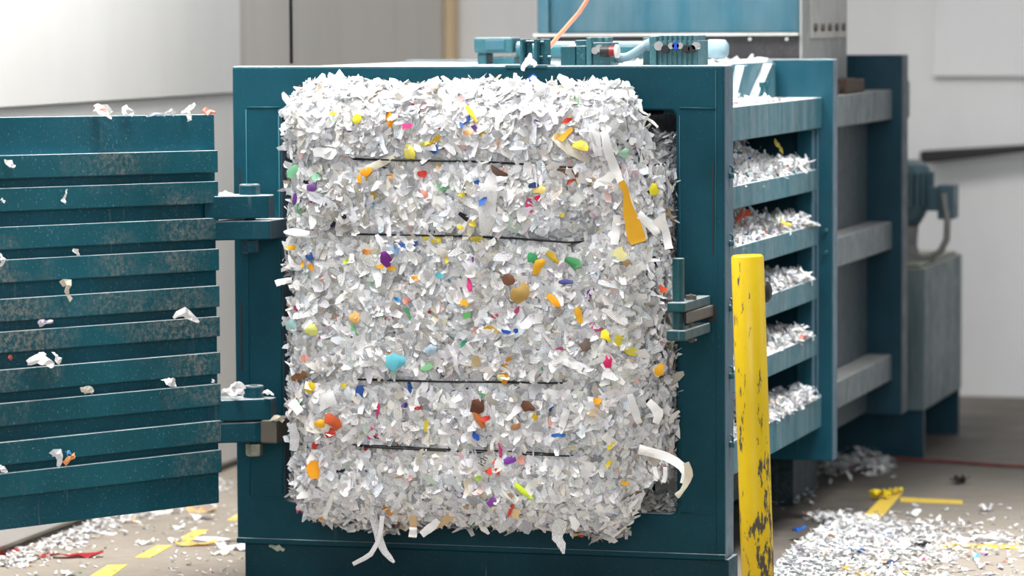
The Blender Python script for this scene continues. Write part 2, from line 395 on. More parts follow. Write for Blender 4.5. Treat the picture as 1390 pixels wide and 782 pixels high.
cb = MB(); y0 = .02
X0 = lambda px: on_y(px, 80, .03)[0]
Z0 = lambda py: on_y(700, py, .03)[2]
cb.box(X0(690), X0(746), -.004, .10, 1.466, 1.4755)
for a, b in ((708, 712), (727, 731)): cb.box(X0(a), X0(b), .012, .095, 1.475, Z0(53))
cb.box(X0(712), X0(719), .05, .06, 1.475, Z0(55)); cb.box(X0(731), X0(744), .05, .06, 1.475, Z0(53))
clev = cb.build('clevis_bracket', 'fitting', B, bev=.002)
for (pa, pz, py, rr) in ((732, 736, 58, .005), (731, 735, 79, .006), (742, 746, 79, .007), (706, 710, 81, .006), (712, 728, 57, .004)):
    MB().tube([(X0(pa), .045, Z0(py)), (X0(pz), .045, Z0(py))], rr, 8).build('clevis_pin', 'plate', clev)

ls = MB(); ls.box(X0(762), X0(782), .02, .11, 1.468, Z0(63)); ls.box(X0(782.1), X0(796), .024, .106, 1.468, Z0(62.5)); ls.box(X0(770), X0(796), .11, .15, 1.468, Z0(55))
lim = ls.build('limit_switch', 'fitting', B, bev=.003)
MB().tube([(X0(775), .05, Z0(63)), (X0(775), .05, Z0(59))], .010, 12).build('switch_cap', 'white', lim)
vb = MB(); vb.box(X0(797), X0(804), .02, .13, 1.468, Z0(51)); vb.box(X0(804), X0(828), .03, .13, 1.468, Z0(58))
for px in (812, 821): vb.box(X0(px - 3), X0(px + 3), .05, .10, Z0(58), Z0(51))
valve = vb.build('valve_block', 'manifold', B, bev=.0025)
zz = Z0(70)
MB().tube([(X0(809), .028, Z0(69)), (X0(809), .016, Z0(69))], .010, 12).build('pressure_fitting', 'chrome', valve)
MB().tube([(X0(815), .028, Z0(66)), (X0(815), .018, Z0(66))], .011, 12).build('pressure_fitting', 'chrome', valve)
kn = MB().tube([(X0(817), .02, zz), (X0(829), .02, zz)], .015, 16).build('knob', 'black', valve)
MB().tube([(X0(829), .02, zz), (X0(837), .02, zz)], .0145, 16).build('knob_ring', 'red', kn)
MB().tube([(X0(837), .02, zz), (X0(841), .02, zz), (X0(842), .02, zz)], [.0195, .0185, .012], 18).build('knob_disc', 'white', kn)
hs = [on_y(px, py, .10) for px, py in ((826, 80), (842, 79), (853, 77), (862, 72), (872, 65), (880, 61))]
hose = MB().tube(hs, .0125, 14).build('hydraulic_hose', 'hosepaint', B, smooth=True)
MB().tube([on_y(877, 62.5, .10), on_y(884, 59.5, .10)], .0165, 14).build('hose_collar', 'hosepaint', hose)
MB().tube([on_y(840, 79, .10), on_y(845, 78.7, .10)], .0145, 14).build('hose_collar', 'hosepaint', hose)
mf = MB(); mf.box(X0(862), X0(891), .12, .16, 1.47, Z0(52)); mf.box(X0(883), X0(892), .02, .15, 1.468, Z0(50)); mf.box(X0(892), X0(948), .03, .15, 1.468, Z0(56))
for i in range(8): mf.box(X0(895 + i * 6.7), X0(899 + i * 6.7), .026, .14, 1.47, Z0(49))
man = mf.build('manifold', 'manifold', B, bev=.002)
for px, mt, rr in ((896, 'chrome', .013), (905, 'black', .011), (913, 'chrome', .009), (919, 'blue', .010), (925, 'chrome', .009), (933, 'black', .011), (941, 'black', .011), (946, 'chrome', .011)):
    MB().tube([(X0(px), .03, Z0(63 if mt != 'black' else 67)), (X0(px), .012, Z0(63 if mt != 'black' else 67))], rr, 12).build('port_fitting', mt, man)

# hinges fixed on the frame
for (zt_, zb_, ph0, ph1, nz0, nz1, low) in ((1.040, .986, 1.111, 1.141, .983, .945, 0), (.468, .412, .534, .568, .403, .366, 1)):
    lg = MB().prism([(-1.435, -.215, zb_), (-1.33, -.15, zb_), (-1.285, -.13 if not low else -.10, zb_), (-1.285, -.002, zb_), (-1.42, -.002, zb_)], (0, 0, zt_ - zb_))
    lug = lg.build('hinge_lug', 'frame', B, bev=.004)
    if low: MB().box(-1.318, -1.268, -.14, -.004, zb_ - .004, zt_ + .006).build('hinge_block', 'rust', lug, bev=.005)
    px = -1.356 + (.006 if low else 0)
    pin = MB().tube([(px, -.10, nz1 + .01), (px, -.10, ph1 - .006), (px, -.10, ph1)], [.016, .016, .014], 14)
    pin.tube([(px, -.10, ph0 + .001), (px, -.10, ph1 - .004), (px, -.10, ph1)], [.03, .03, .027], 24)
    pn = pin.build('hinge_pin', 'fitting' if 0 else 'frame', B, smooth=False)
    MB().tube([(px, -.10, nz0), (px, -.10, nz1 + .004), (px, -.10, nz1)], [.0255, .0255, .02], 6).build('hinge_nut', 'galv' if low else 'frame', pn, bev=.002)

# latch on the right of the opening
LY = -.30
XL = lambda px, Y=LY: on_y(px, 420, Y)[0]
ZL = lambda py, Y=LY: on_y(915, py, Y)[2]
lx0, lx1 = XL(905), XL(930)
lt = MB().prism([(lx0, LY, 0), (lx1, LY, 0), (lx1 + .006, -.02, 0), (lx0 + .02, -.02, 0)], (0, 0, ZL(411) - ZL(424)))
lt.v = [(a, b, c + ZL(424)) for a, b, c in lt.v]
latch = lt.build('latch_plate', 'latch', B, bev=.004)
lt2 = MB().prism([(lx0 - .002, LY, 0), (lx1, LY, 0), (lx1 + .006, -.02, 0), (lx0 + .02, -.02, 0)], (0, 0, ZL(449) - ZL(463)))
lt2.v = [(a, b, c + ZL(463)) for a, b, c in lt2.v]
lt2.build('latch_plate', 'latch', B, bev=.004)
MB().prism([(lx0 + .028, LY + .09, ZL(441)), (lx1 - .002, LY + .02, ZL(441)), (lx1 + .012, .03, ZL(441)), (lx0 + .03, .03, ZL(441))], (0, 0, ZL(425) - ZL(441))).build('latch_block', 'rust', B, bev=.004)
MB().tube([(XL(921, LY + .05), LY + .05, ZL(455)), (XL(921, LY + .05), LY + .05, ZL(353)), (XL(921, LY + .05), LY + .05, ZL(352))], [.0165, .0165, .0145], 16).build('latch_rod', 'latch', B, smooth=False)
bt = MB(); q = (XL(938, -.18), -.18)
bt.tube([(*q, ZL(470)), (*q, ZL(403.5))], .006, 10); bt.tube([(*q, ZL(411)), (*q, ZL(405))], .016, 6); bt.tube([(*q, ZL(465)), (*q, ZL(468))], .016, 6)
bt.build('latch_bolt', 'rust', B)
MB().box(lx1 - .012, lx1 + .020, -.0015, .004, ZL(446) - .005, ZL(420) - .01).build('latch_slot', 'black', B)

# ------------------------------------------------------------------ door (hinged part of the press)
DA = math.radians(24.9056); SAG = math.radians(-.7423); LEAN = math.radians(-.8534)
du0 = np.array([-math.sin(DA), -math.cos(DA), 0]); dv0 = np.array([0, 0, 1.]); dn0 = np.array([math.cos(DA), -math.sin(DA), 0])
DU = du0 * math.cos(SAG) - dv0 * math.sin(SAG); dv2 = dv0 * math.cos(SAG) + du0 * math.sin(SAG)
DV = dv2 * math.cos(LEAN) + dn0 * math.sin(LEAN); DN = np.cross(DV, DU); DN = DN if DN @ dn0 > 0 else -DN
DO = np.array([-1.4184, -.20, .8])
DW = 1.28
bars = [(1.240, 1.178), (1.153, 1.091), (1.050, .990), (.963, .902), (.859, .799), (.772, .716), (.671, .610), (.582, .521), (.478, .417), (.395, .331)]
dm = MB()
dm.obox(DO, DU, DV, DN, (-.016, DW), (.241 - .8, 1.341 - .8), (-.075, -.020))

door = dm.build('baler_door', 'door', B, bev=.003)
for i, (a, b) in enumerate(bars):
    bm_ = MB().obox(DO, DU, DV, DN, (-.004, DW), (b - .8, a - .8), (-.020, .0045))
    bm_.build('crossbar', 'bar', door, bev=.0025)
for (za, zb_, low) in ((1.111, 1.046, 0), (.534, .474, 1)):
    pts = [(-1.445, -.225), (-1.290, -.125), (-1.290, -.075), (-1.40, -.055), (-1.52, -.14)]
    MB().prism([(x, y, zb_) for x, y in pts], (0, 0, za - zb_)).build('hinge_arm', 'frame', door, bev=.004)

# ------------------------------------------------------------------ paper flakes
WHITES = [(.90, .90, .91), (.86, .86, .88), (.83, .85, .89), (.88, .87, .84), (.78, .78, .80), (.84, .83, .88), (.80, .86, .91), (.90, .85, .84), (.85, .87, .83), (.91, .91, .90), (.88, .88, .90)]
BRIGHT = [(.85, .55, .03), (.85, .33, .02), (.80, .70, .08), (.70, .08, .05), (.10, .40, .18), (.03, .10, .35), (.22, .06, .35), (.75, .08, .25), (.10, .45, .60), (.18, .10, .06), (.60, .42, .22), (.88, .45, .38), (.25, .55, .30), (.02, .02, .03)]
def rand_colors(n, colourful=.05, dim=1.):  # dim: shade put into the tint of shreds lying in shadow
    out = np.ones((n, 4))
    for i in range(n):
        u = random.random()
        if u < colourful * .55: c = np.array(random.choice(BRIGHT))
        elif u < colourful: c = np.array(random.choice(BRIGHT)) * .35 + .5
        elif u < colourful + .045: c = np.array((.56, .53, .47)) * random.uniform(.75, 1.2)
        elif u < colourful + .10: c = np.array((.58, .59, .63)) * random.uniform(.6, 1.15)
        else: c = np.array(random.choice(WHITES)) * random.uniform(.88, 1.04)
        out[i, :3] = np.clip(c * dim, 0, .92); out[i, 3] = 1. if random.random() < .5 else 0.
    return out

def nrm(a): return a / (np.linalg.norm(a, axis=-1, keepdims=True) + 1e-9)
def flake_arrays(P, N, L, Wd, tilt, bend, seg=4, T=None):
    n = len(P)
    N2 = nrm(N + tilt * rng.standard_normal((n, 3)))
    if T is None: T = rng.standard_normal((n, 3))
    T = nrm(T - N2 * (T * N2).sum(1, keepdims=True)); Bn = np.cross(N2, T)
    th = rng.standard_normal(n) * bend; th = np.where(np.abs(th) < .08, .08, th)
    s = np.linspace(-.5, .5, seg + 1)
    ang = th[:, None] * s[None]                                   # n,seg+1
    x = np.sin(ang) / th[:, None] * L[:, None]; h = (1 - np.cos(ang)) / th[:, None] * L[:, None]
    wob = np.cumsum(rng.standard_normal((n, seg + 1)) * .12, 1) * Wd[:, None]
    tw = rng.standard_normal(n)[:, None] * s[None] * .9
    V = np.empty((n, seg + 1, 2, 3))
    for side, sg in ((0, -1), (1, 1)):
        w = Wd[:, None] * .5 * rng.uniform(.5, 1.2, (n, seg + 1)); w[:, 0] *= rng.uniform(.15, 1, n); w[:, -1] *= rng.uniform(.15, 1, n)
        off = wob + sg * w * np.cos(tw); up = sg * w * np.sin(tw)
        V[:, :, side] = P[:, None] + T[:, None] * x[..., None] + N2[:, None] * (h + up)[..., None] + Bn[:, None] * off[..., None]
    uvv = np.empty((n, seg + 1, 2, 2)); uvv[..., 0] = (s[None] * L[:, None])[..., None]
    uvv[:, :, 0, 1] = -Wd[:, None] * .5; uvv[:, :, 1, 1] = Wd[:, None] * .5
    return V.reshape(-1, 3), uvv.reshape(-1, 2)
def flake_mesh(name, V, UVv, cols, seg, parent=None, loc=None, extra=None):
    n = len(cols); per = (seg + 1) * 2
    org = np.array(root_loc(parent)) if parent is not None else np.array(loc, float)
    base = (np.arange(n) * per)[:, None, None]
    i = np.arange(seg)[None, :, None] * 2
    F = (base + i + np.array([0, 1, 3, 2])[None, None]).reshape(-1, 4)
    me = bpy.data.meshes.new(name)
    me.vertices.add(len(V)); me.vertices.foreach_set('co', (V - org).astype(np.float32).ravel())
    me.loops.add(F.size); me.loops.foreach_set('vertex_index', F.ravel().astype(np.int32))
    me.polygons.add(len(F)); me.polygons.foreach_set('loop_start', np.arange(0, F.size, 4, dtype=np.int32))
    me.update(calc_edges=True)
    a = me.color_attributes.new('tint', 'FLOAT_COLOR', 'POINT'); a.data.foreach_set('color', np.repeat(cols, per, 0).astype(np.float32).ravel())
    u = me.uv_layers.new(name='UVMap'); u.data.foreach_set('uv', UVv[F.ravel()].astype(np.float32).ravel())
    me.polygons.foreach_set('use_smooth', np.ones(len(F), dtype=bool))
    me.materials.append(M['paper']); me.validate()
    o = bpy.data.objects.new(name, me); COL.objects.link(o)
    if parent is not None: o.parent = parent
    else: o.location = tuple(map(float, org))
    return o
def heap(name, P, N, Lm, Wm, loc=None, parent=None, colourful=.04, dim=1., tilt=.5, bend=1.1):
    n = len(P)
    L = np.clip(Lm * np.exp(rng.standard_normal(n) * .4), Lm * .4, Lm * 2.2); Wd = Wm * rng.uniform(.6, 1.4, n)
    V, U = flake_arrays(np.array(P), np.array(N), L, Wd, tilt, bend, 3)
    return flake_mesh(name, V, U, rand_colors(n, colourful, dim), 3, parent, loc)

# ------------------------------------------------------------------ bale
BX = (-1.204, -.158); BY = (-.275, 1.2); BZ = (.205, 1.418)
BALE = thing('paper_bale', (-.69, .2, .205), 'big bale of compressed shredded white paper tied with black wires in the press mouth', 'paper bale')
WZ = [on_y(640, 219, -.28)[2], on_y(640, 321, -.28)[2], on_y(640, 518, -.28)[2], on_y(640, 612, -.28)[2]]
def bale_pt(p, inset=0.):
    """push a point on the outer box onto the rounded, lumpy bale skin"""
    x, y, z = p
    r = .115
    lo = np.array((BX[0] + r, BY[0] + r, BZ[0] + r * .9)); hi = np.array((BX[1] - r, BY[1] - r, BZ[1] - r))
    q = np.clip(p, lo, hi); d = np.array(p) - q; L = np.linalg.norm(d)
    nn = d / L if L > 1e-6 else np.array((0, -1., 0))
    s = q + nn * r
    f = noise.noise(Vector(s * 4.2)) * .022 + noise.noise(Vector(s * 13 + np.array((5, 1, 2)))) * .012
    for w in WZ: f -= .020 * math.exp(-((s[2] - w) / .022) ** 2) * (1 if nn[1] < -.3 else .3)
    s = s + nn * (f - inset)
    sm = lambda t: min(1, max(0, t)) ** 2 * (3 - 2 * min(1, max(0, t)))
    rt = sm((s[0] + .45) / .25)
    s[0] -= rt * (.055 * sm((s[2] - 1.12) / .16) + .035 * sm((.40 - s[2]) / .14))
    if s[1] > -.035:                                  # inside the mouth the bale is held by the frame opening
        s[2] = min(max(s[2], .235), 1.325); s[0] = max(min(s[0], -.155), -1.255)
        if s[2] > 1.235 or s[2] < .34: s[0] = min(s[0], -.30)
    return s, nn
# core under the flakes, coloured dark to stand for the shade between them
core = MB(); G = 26
def face(fn):
    o = len(core.v)
    for a in range(G + 1):
        for b in range(G + 1):
            core.v.append(tuple(bale_pt(fn(a / G, b / G), .03)[0]))
    for a in range(G):
        for b in range(G): core.f.append((o + a * (G + 1) + b, o + (a + 1) * (G + 1) + b, o + (a + 1) * (G + 1) + b + 1, o + a * (G + 1) + b + 1))
lx = lambda t: BX[0] + (BX[1] - BX[0]) * t
lz = lambda t: BZ[0] + (BZ[1] - BZ[0]) * t
YB = .9
lyy = lambda t: BY[0] + (YB - BY[0]) * t
face(lambda a, b: (lx(a), BY[0], lz(b))); face(lambda a, b: (lx(a), lyy(b), BZ[1])); face(lambda a, b: (lx(a), lyy(b), BZ[0]))
face(lambda a, b: (BX[0], lyy(a), lz(b))); face(lambda a, b: (BX[1], lyy(a), lz(b)))
M['core'] = simple('dark_shade_core', (.20, .20, .21), .9, 0, .4, 60)
core.build('bale_core', 'core', BALE)

pts = []; nrs = []
def sample(n, fn):
    for _ in range(n):
        p, nn = bale_pt(fn(random.random(), random.random()))
        if p[1] < -.03 and p[2] > WZ[0] + .02 or True:
            pts.append(p); nrs.append(nn)
sample(15500, lambda a, b: (lx(a), BY[0], lz(b)))
sample(3600, lambda a, b: (lx(a), BY[0] + .30 * b, BZ[1]))
sample(1500, lambda a, b: (lx(a), BY[0] + .28 * b, BZ[0]))
sample(1700, lambda a, b: (BX[0], BY[0] + .42 * b, lz(a)))
sample(3400, lambda a, b: (BX[1], BY[0] + .42 * b, lz(a)))
P_ = np.array(pts); N_ = np.array(nrs)
keep = ~((P_[:, 1] > -.06) & ((P_[:, 2] > 1.315) | (P_[:, 2] < .245))) & ~((P_[:, 0] > -.26) & (P_[:, 2] > 1.26) & (P_[:, 1] > -.10)) & ~((P_[:, 0] > -.25) & (P_[:, 2] < .335) & (P_[:, 1] > -.20))
P_ = P_[keep]; N_ = N_[keep]; n = len(P_)
P_ = P_ + N_ * rng.uniform(-.013, .010, n)[:, None]
L_ = np.clip(.032 * np.exp(rng.standard_normal(n) * .42), .014, .08); W_ = rng.uniform(.012, .025, n)
big = rng.random(n) < .36
L_ = np.where(big, rng.uniform(.04, .085, n), L_); W_ = np.where(big, rng.uniform(.014, .034, n), W_)
flat = np.where(np.abs(N_[:, 1]) > .8, .22, .36)[:, None]
V_, U_ = flake_arrays(P_, N_, L_, W_, flat, .85, 4)
V_[:, 1] = np.where((V_[:, 1] > -.012) & (V_[:, 1] < .12) & ((V_[:, 2] > 1.345) | (V_[:, 2] < .23) | (V_[:, 0] < -1.29) | (V_[:, 0] > -.145)), -.012, V_[:, 1])
tag(flake_mesh('packed_shreds', V_, U_, rand_colors(n, .036), 4, BALE), kind='stuff')
# shreds jammed between bale and right edge of the mouth
pp = []; nn_ = []
for _ in range(1700):
    z = random.uniform(.32, 1.262); x = random.uniform(-.30, -.148)
    pp.append((x, .045 + random.uniform(0, .06) + .15 * max(0, x + .2) + .02 * noise.noise(Vector((x * 9, 1, z * 9))), z)); nn_.append((.2, -1, .25))
for _ in range(260):
    pp.append((random.uniform(-.27, -.15), random.uniform(.01, .14), .232 + random.uniform(0, .035))); nn_.append((0, -.3, 1))
for _ in range(120):
    pp.append((random.uniform(-.25, -.15), random.uniform(.03, .12), 1.262 + random.uniform(0, .02))); nn_.append((0, -.3, 1))
tag(heap('loose_side_shreds', pp, nn_, .032, .013, parent=BALE, colourful=.05, dim=.85), kind='stuff')  # lowered tint carries the shade inside the mouth

# binding wires
for i, (pl, w) in enumerate((([(488, 216), (520, 217), (560, 217.6), (640, 219), (700, 222), (775, 227.5)], 0), ([(493, 318), (560, 319), (640, 321), (700, 323.5), (772, 329)], 1),
                        ([(487, 515), (540, 516.5), (600, 518), (660, 518.5), (762, 520)], 2), ([(484, 604), (540, 606), (585, 609), (640, 611), (700, 613), (752, 616)], 3), ([(502, 607), (560, 610), (640, 614), (770, 619)], 3))):
    a = on_y(*pl[0], -.27); b = on_y(*pl[-1], -.27)
    seq = []
    for px, py in pl: 
        q = on_y(px, py, -.275); qq = bale_pt((q[0], BY[0], q[2]))[0]; seq.append((q[0], min(qq[1] - .006, -.277), q[2]))
    zl, zr = seq[0][2], seq[-1][2]
    path = [(-1.20, .35, zl), (-1.20, -.10, zl), (-1.15, -.19, zl), (-1.08, -.22, zl)] + seq + [(-.30, -.215, zr), (-.22, -.18, zr), (-.18, -.10, zr), (-.18, .35, zr)]
    MB().tube(path, .0028 if i < 3 else .0021, 8).build('binding_wire', 'wire', BALE, smooth=True)

# --- larger individual shreds on the bale
def shred_mesh(name, pts3, widths, nrmv, col, prt=0., parent=None, loc=None, jag=.12, label=None, crumple=None, fine_k=None):
    """a torn strip following 3D points; widths per point; nrmv = side the sheet faces"""
    if crumple is None: crumple = 1. if parent is None else .35
    if parent is None: jag = max(jag, .42)
    P = [np.array(p, float) for p in pts3]; m = len(P)
    fine = []; fw = []
    K = fine_k or max(2, int((11 if parent is None else 14) / m))
    for i in range(m - 1):
        for t in range(K):
            u = t / K
            p0, p1, p2, p3 = P[max(i - 1, 0)], P[i], P[i + 1], P[min(i + 2, m - 1)]
            fine.append(.5 * ((2 * p1) + (-p0 + p2) * u + (2 * p0 - 5 * p1 + 4 * p2 - p3) * u * u + (-p0 + 3 * p1 - 3 * p2 + p3) * u ** 3)); fw.append(widths[i] * (1 - u) + widths[i + 1] * u)
    fine.append(P[-1]); fw.append(widths[-1])
    V = []; U = []; acc = 0; nv = np.array(nrmv, float)
    for i, p in enumerate(fine):
        t = fine[min(i + 1, len(fine) - 1)] - fine[max(i - 1, 0)]; t = t / (np.linalg.norm(t) + 1e-9)
        b = np.cross(nv, t); b /= np.linalg.norm(b) + 1e-9
        if i: acc += np.linalg.norm(p - fine[i - 1])
        a1, a2 = fw[i] * .5 * (1 + jag * random.uniform(-1, 1)), fw[i] * .5 * (1 + jag * random.uniform(-1, 1))
        bow = nv * fw[i] * .10 * math.sin(i * 1.1)
        cr = [nv * fw[i] * crumple * random.uniform(-.30, .30) for _ in range(3)]
        V += [p - b * a1 - nv * fw[i] * .06 + cr[0], p + bow + cr[1], p + b * a2 - nv * fw[i] * .08 + cr[2]]; U += [(acc, -a1), (acc, 0), (acc, a2)]
    F = []
    for i in range(len(fine) - 1):
        for j in (0, 1): F.append((i * 3 + j, i * 3 + j + 1, i * 3 + 4 + j, i * 3 + 3 + j))
    org = np.array(root_loc(parent)) if parent is not None else np.array(loc, float)
    me = bpy.data.meshes.new(name); me.from_pydata([tuple(v - org) for v in V], [], F); me.update()
    ca = me.color_attributes.new('tint', 'FLOAT_COLOR', 'POINT'); ca.data.foreach_set('color', np.tile(np.array((*col, prt), np.float32), len(V)))
    ul = me.uv_layers.new(name='UVMap'); ul.data.foreach_set('uv', np.array([U[i] for f in F for i in f], np.float32).ravel())
    for p in me.polygons: p.use_smooth = parent is not None
    me.materials.append(M['paper'])
    o = bpy.data.objects.new(name, me); COL.objects.link(o)
    if parent is not None: o.parent = parent
    else: o.location = tuple(map(float, org))
    if label: o['label'] = label
    return o
WHT = (.88, .88, .88)
PX = 1 / 505.
def skin_y(px, py, lift):
    q = on_y(px, py, -.275); s, n_ = bale_pt((min(max(q[0], BX[0]), BX[1]), BY[0], min(max(q[2], BZ[0]), BZ[1])))
    return s[1] - lift
def strip(pl, wpx, col, prt=0., lift=.014, label=None, Y=None, jag=.12, fine_k=None):
    pts3 = []
    for j, e in enumerate(pl):
        px, py = e[:2]; dy = e[2] if len(e) > 2 else 0.
        yy = (skin_y(px, py, lift) if Y is None else Y) - dy
        pts3.append(on_y(px, py, yy))
    w = [x * PX for x in (wpx if isinstance(wpx, (list, tuple)) else [wpx * random.uniform(.7, 1)] + [wpx] * (len(pl) - 2) + [wpx * random.uniform(.5, .9)])]
    return shred_mesh('paper_shred', pts3, w, (.25, -1, .1), col, prt, BALE, jag=jag, label=label, fine_k=fine_k)

OR = (.86, .36, .015); OY = (.85, .45, .03); YE = (.82, .66, .06); RE = (.62, .05, .035); GR = (.05, .30, .12); LG = (.28, .70, .40); BL = (.015, .08, .42); NV = (.02, .05, .16); PU = (.20, .03, .26); PK = (.78, .07, .28)
CY = (.13, .50, .60); BR = (.14, .06, .035); TA = (.62, .43, .24); SA = (.86, .36, .28); PB = (.45, .60, .72); LY_ = (.85, .78, .35); BK = (.03, .03, .035); GN = (.42, .62, .10); CR = (.72, .68, .56); LIME = (.62, .78, .03); GY = (.48, .46, .41)
# long white strips and the big torn pieces
strip([(668, 238), (664, 262), (660, 300), (657, 318)], [10, 26, 22, 8], WHT, .3, .02)
strip([(843, 246, .02), (850, 262), (853, 285), (861, 312), (866, 330)], [9, 8, 15, 25, 22], OY, 0, .042, 'torn orange paper shred')
strip([(852, 262), (858, 285), (866, 308), (874, 326)], [5, 9, 20, 14], WHT, 0, .030)
strip([(838, 292), (836, 312), (834, 332)], [10, 12, 11], WHT, .2, .025)
strip([(866, 290), (880, 303), (893, 318)], [12, 12, 10], WHT, 0, .035)
strip([(893, 295, .02), (903, 312), (908, 338)], [24, 10, 12], WHT, 0, .04)
strip([(820, 178), (826, 205), (834, 228), (843, 248)], [11, 12, 12, 9], WHT, .1, .022)
strip([(805, 168), (809, 190), (812, 212)], [14, 14, 10], WHT, .1, .02)
strip([(750, 185), (775, 205), (800, 220)], [9, 13, 6], CR, .4, .018)
strip([(505, 690), (511, 717), (517, 740), (535, 764)], [12, 15, 13, 4], (.80, .81, .82), 1., .02, Y=-.27, jag=.3)
strip([(519, 700), (515, 728), (503, 752), (479, 766)], [7, 6, 7, 6], (.82, .82, .83), .3, .02, Y=-.285)
strip([(560, 700), (561, 716), (560, 730)], [10, 10, 11], TA, 0, .01, Y=-.27)
strip([(561, 716), (560, 729)], [11, 11], WHT, 0, .01, Y=-.278)
strip([(612, 700), (600, 710), (575, 722)], [13, 9, 8], TA, 0, .01, Y=-.272, label='tan cardboard paper shred')
strip([(595, 706), (585, 716), (572, 726)], [8, 12, 9], WHT, 0, .01, Y=-.28)
strip([(764, 706), (757, 725), (762, 740), (765, 752)], [17, 17, 12, 3], (.80, .80, .81), 1., .01, Y=-.272, jag=.25)
strip([(775, 700), (781, 712), (778, 719)], [8, 12, 8], WHT, 0, .01, Y=-.272)
strip([(700, 700), (690, 710), (676, 721)], [10, 12, 9], (.7, .7, .72), 1., .01, Y=-.272)
strip([(867, 610), (890, 616), (917, 626), (931, 642), (928, 657)], [14, 13, 12, 12, 10], (.86, .85, .84), 0, .06, 'long white paper shred curling out to the right')
strip([(931, 628, .02), (935, 645), (926, 666), (918, 674)], [8, 11, 6, 9], CR, 0, .09)
strip([(888, 634), (890, 642), (893, 651)], [6, 6, 4], WHT, 0, .06)
strip([(903, 634), (903, 645), (900, 655)], [6, 6, 6], WHT, 0, .06)
strip([(384, 150, .0), (396, 156), (412, 162)], [8, 10, 11], WHT, 0, .02, Y=-.20)
strip([(385, 315), (400, 315), (420, 318)], [3, 12, 9], WHT, 0, .03)
strip([(374, 385, .02), (384, 382), (396, 380)], [9, 9, 8], WHT, 0, .05)
strip([(682, 130), (690, 120), (697, 108)], [5, 10, 10], WHT, 0, .01, Y=-.24)
strip([(736, 126), (728, 112), (721, 104)], [14, 10, 7], WHT, .2, .01, Y=-.255)
strip([(724, 108), (720, 102)], [13, 9], (.02, .13, .62), 0, .01, 'bright blue paper shred', Y=-.245)
strip([(775, 121), (766, 109), (757, 103)], [15, 13, 7], WHT, 0, .01, Y=-.25)
strip([(480, 128), (478, 120), (473, 115)], [7, 10, 7], WHT, 0, .01, Y=-.22)
strip([(524, 118), (528, 114), (521, 110)], [7, 6, 4], WHT, 0, .01, Y=-.24)
strip([(868, 170), (876, 184), (882, 200)], [8, 13, 12], (.7, .72, .74), .3, .03, Y=-.12)
strip([(870, 157), (885, 165), (893, 173)], [3, 4, 3], WHT, 0, .03, Y=-.1)
strip([(490, 385), (485, 400), (478, 412)], [10, 12, 8], WHT, .1)
strip([(640, 470), (628, 480)], [18, 14], WHT, .3)
strip([(455, 540), (430, 548), (420, 553)], [20, 26, 12], WHT, .2)
strip([(560, 540), (566, 555)], [16, 20], WHT, 0)
strip([(430, 435), (415, 450)], [26, 18], (.84, .83, .80), .2)
strip([(505, 505), (530, 512), (450, 507)][:2], [8, 10], WHT, .1)
strip([(395, 545), (408, 560)], [14, 12], WHT, .1, .03)
strip([(396, 575), (400, 595), (398, 612)], [11, 13, 12], (.78, .79, .81), .6, .03)
strip([(470, 243), (462, 268), (452, 300)], [9, 10, 9], GY, 1.); strip([(484, 250), (490, 275), (498, 305)], [10, 11, 8], GY, 1.)
strip([(497, 228), (515, 222), (535, 213)], [7, 10, 8], CR, .2, .025)
strip([(640, 360), (632, 385), (640, 410)], [9, 12, 10], WHT, .1); strip([(745, 480), (790, 500), (805, 512)], [10, 14, 5], WHT, 0)
strip([(770, 555), (762, 580)], [11, 9], WHT, 0); strip([(820, 590), (835, 605)], [12, 12], WHT, 0); strip([(855, 535), (862, 560), (868, 575)], [8, 12, 8], (.8, .8, .82), .2, .03)
strip([(880, 545), (893, 560), (890, 575)], [10, 14, 9], WHT, .1, .03)
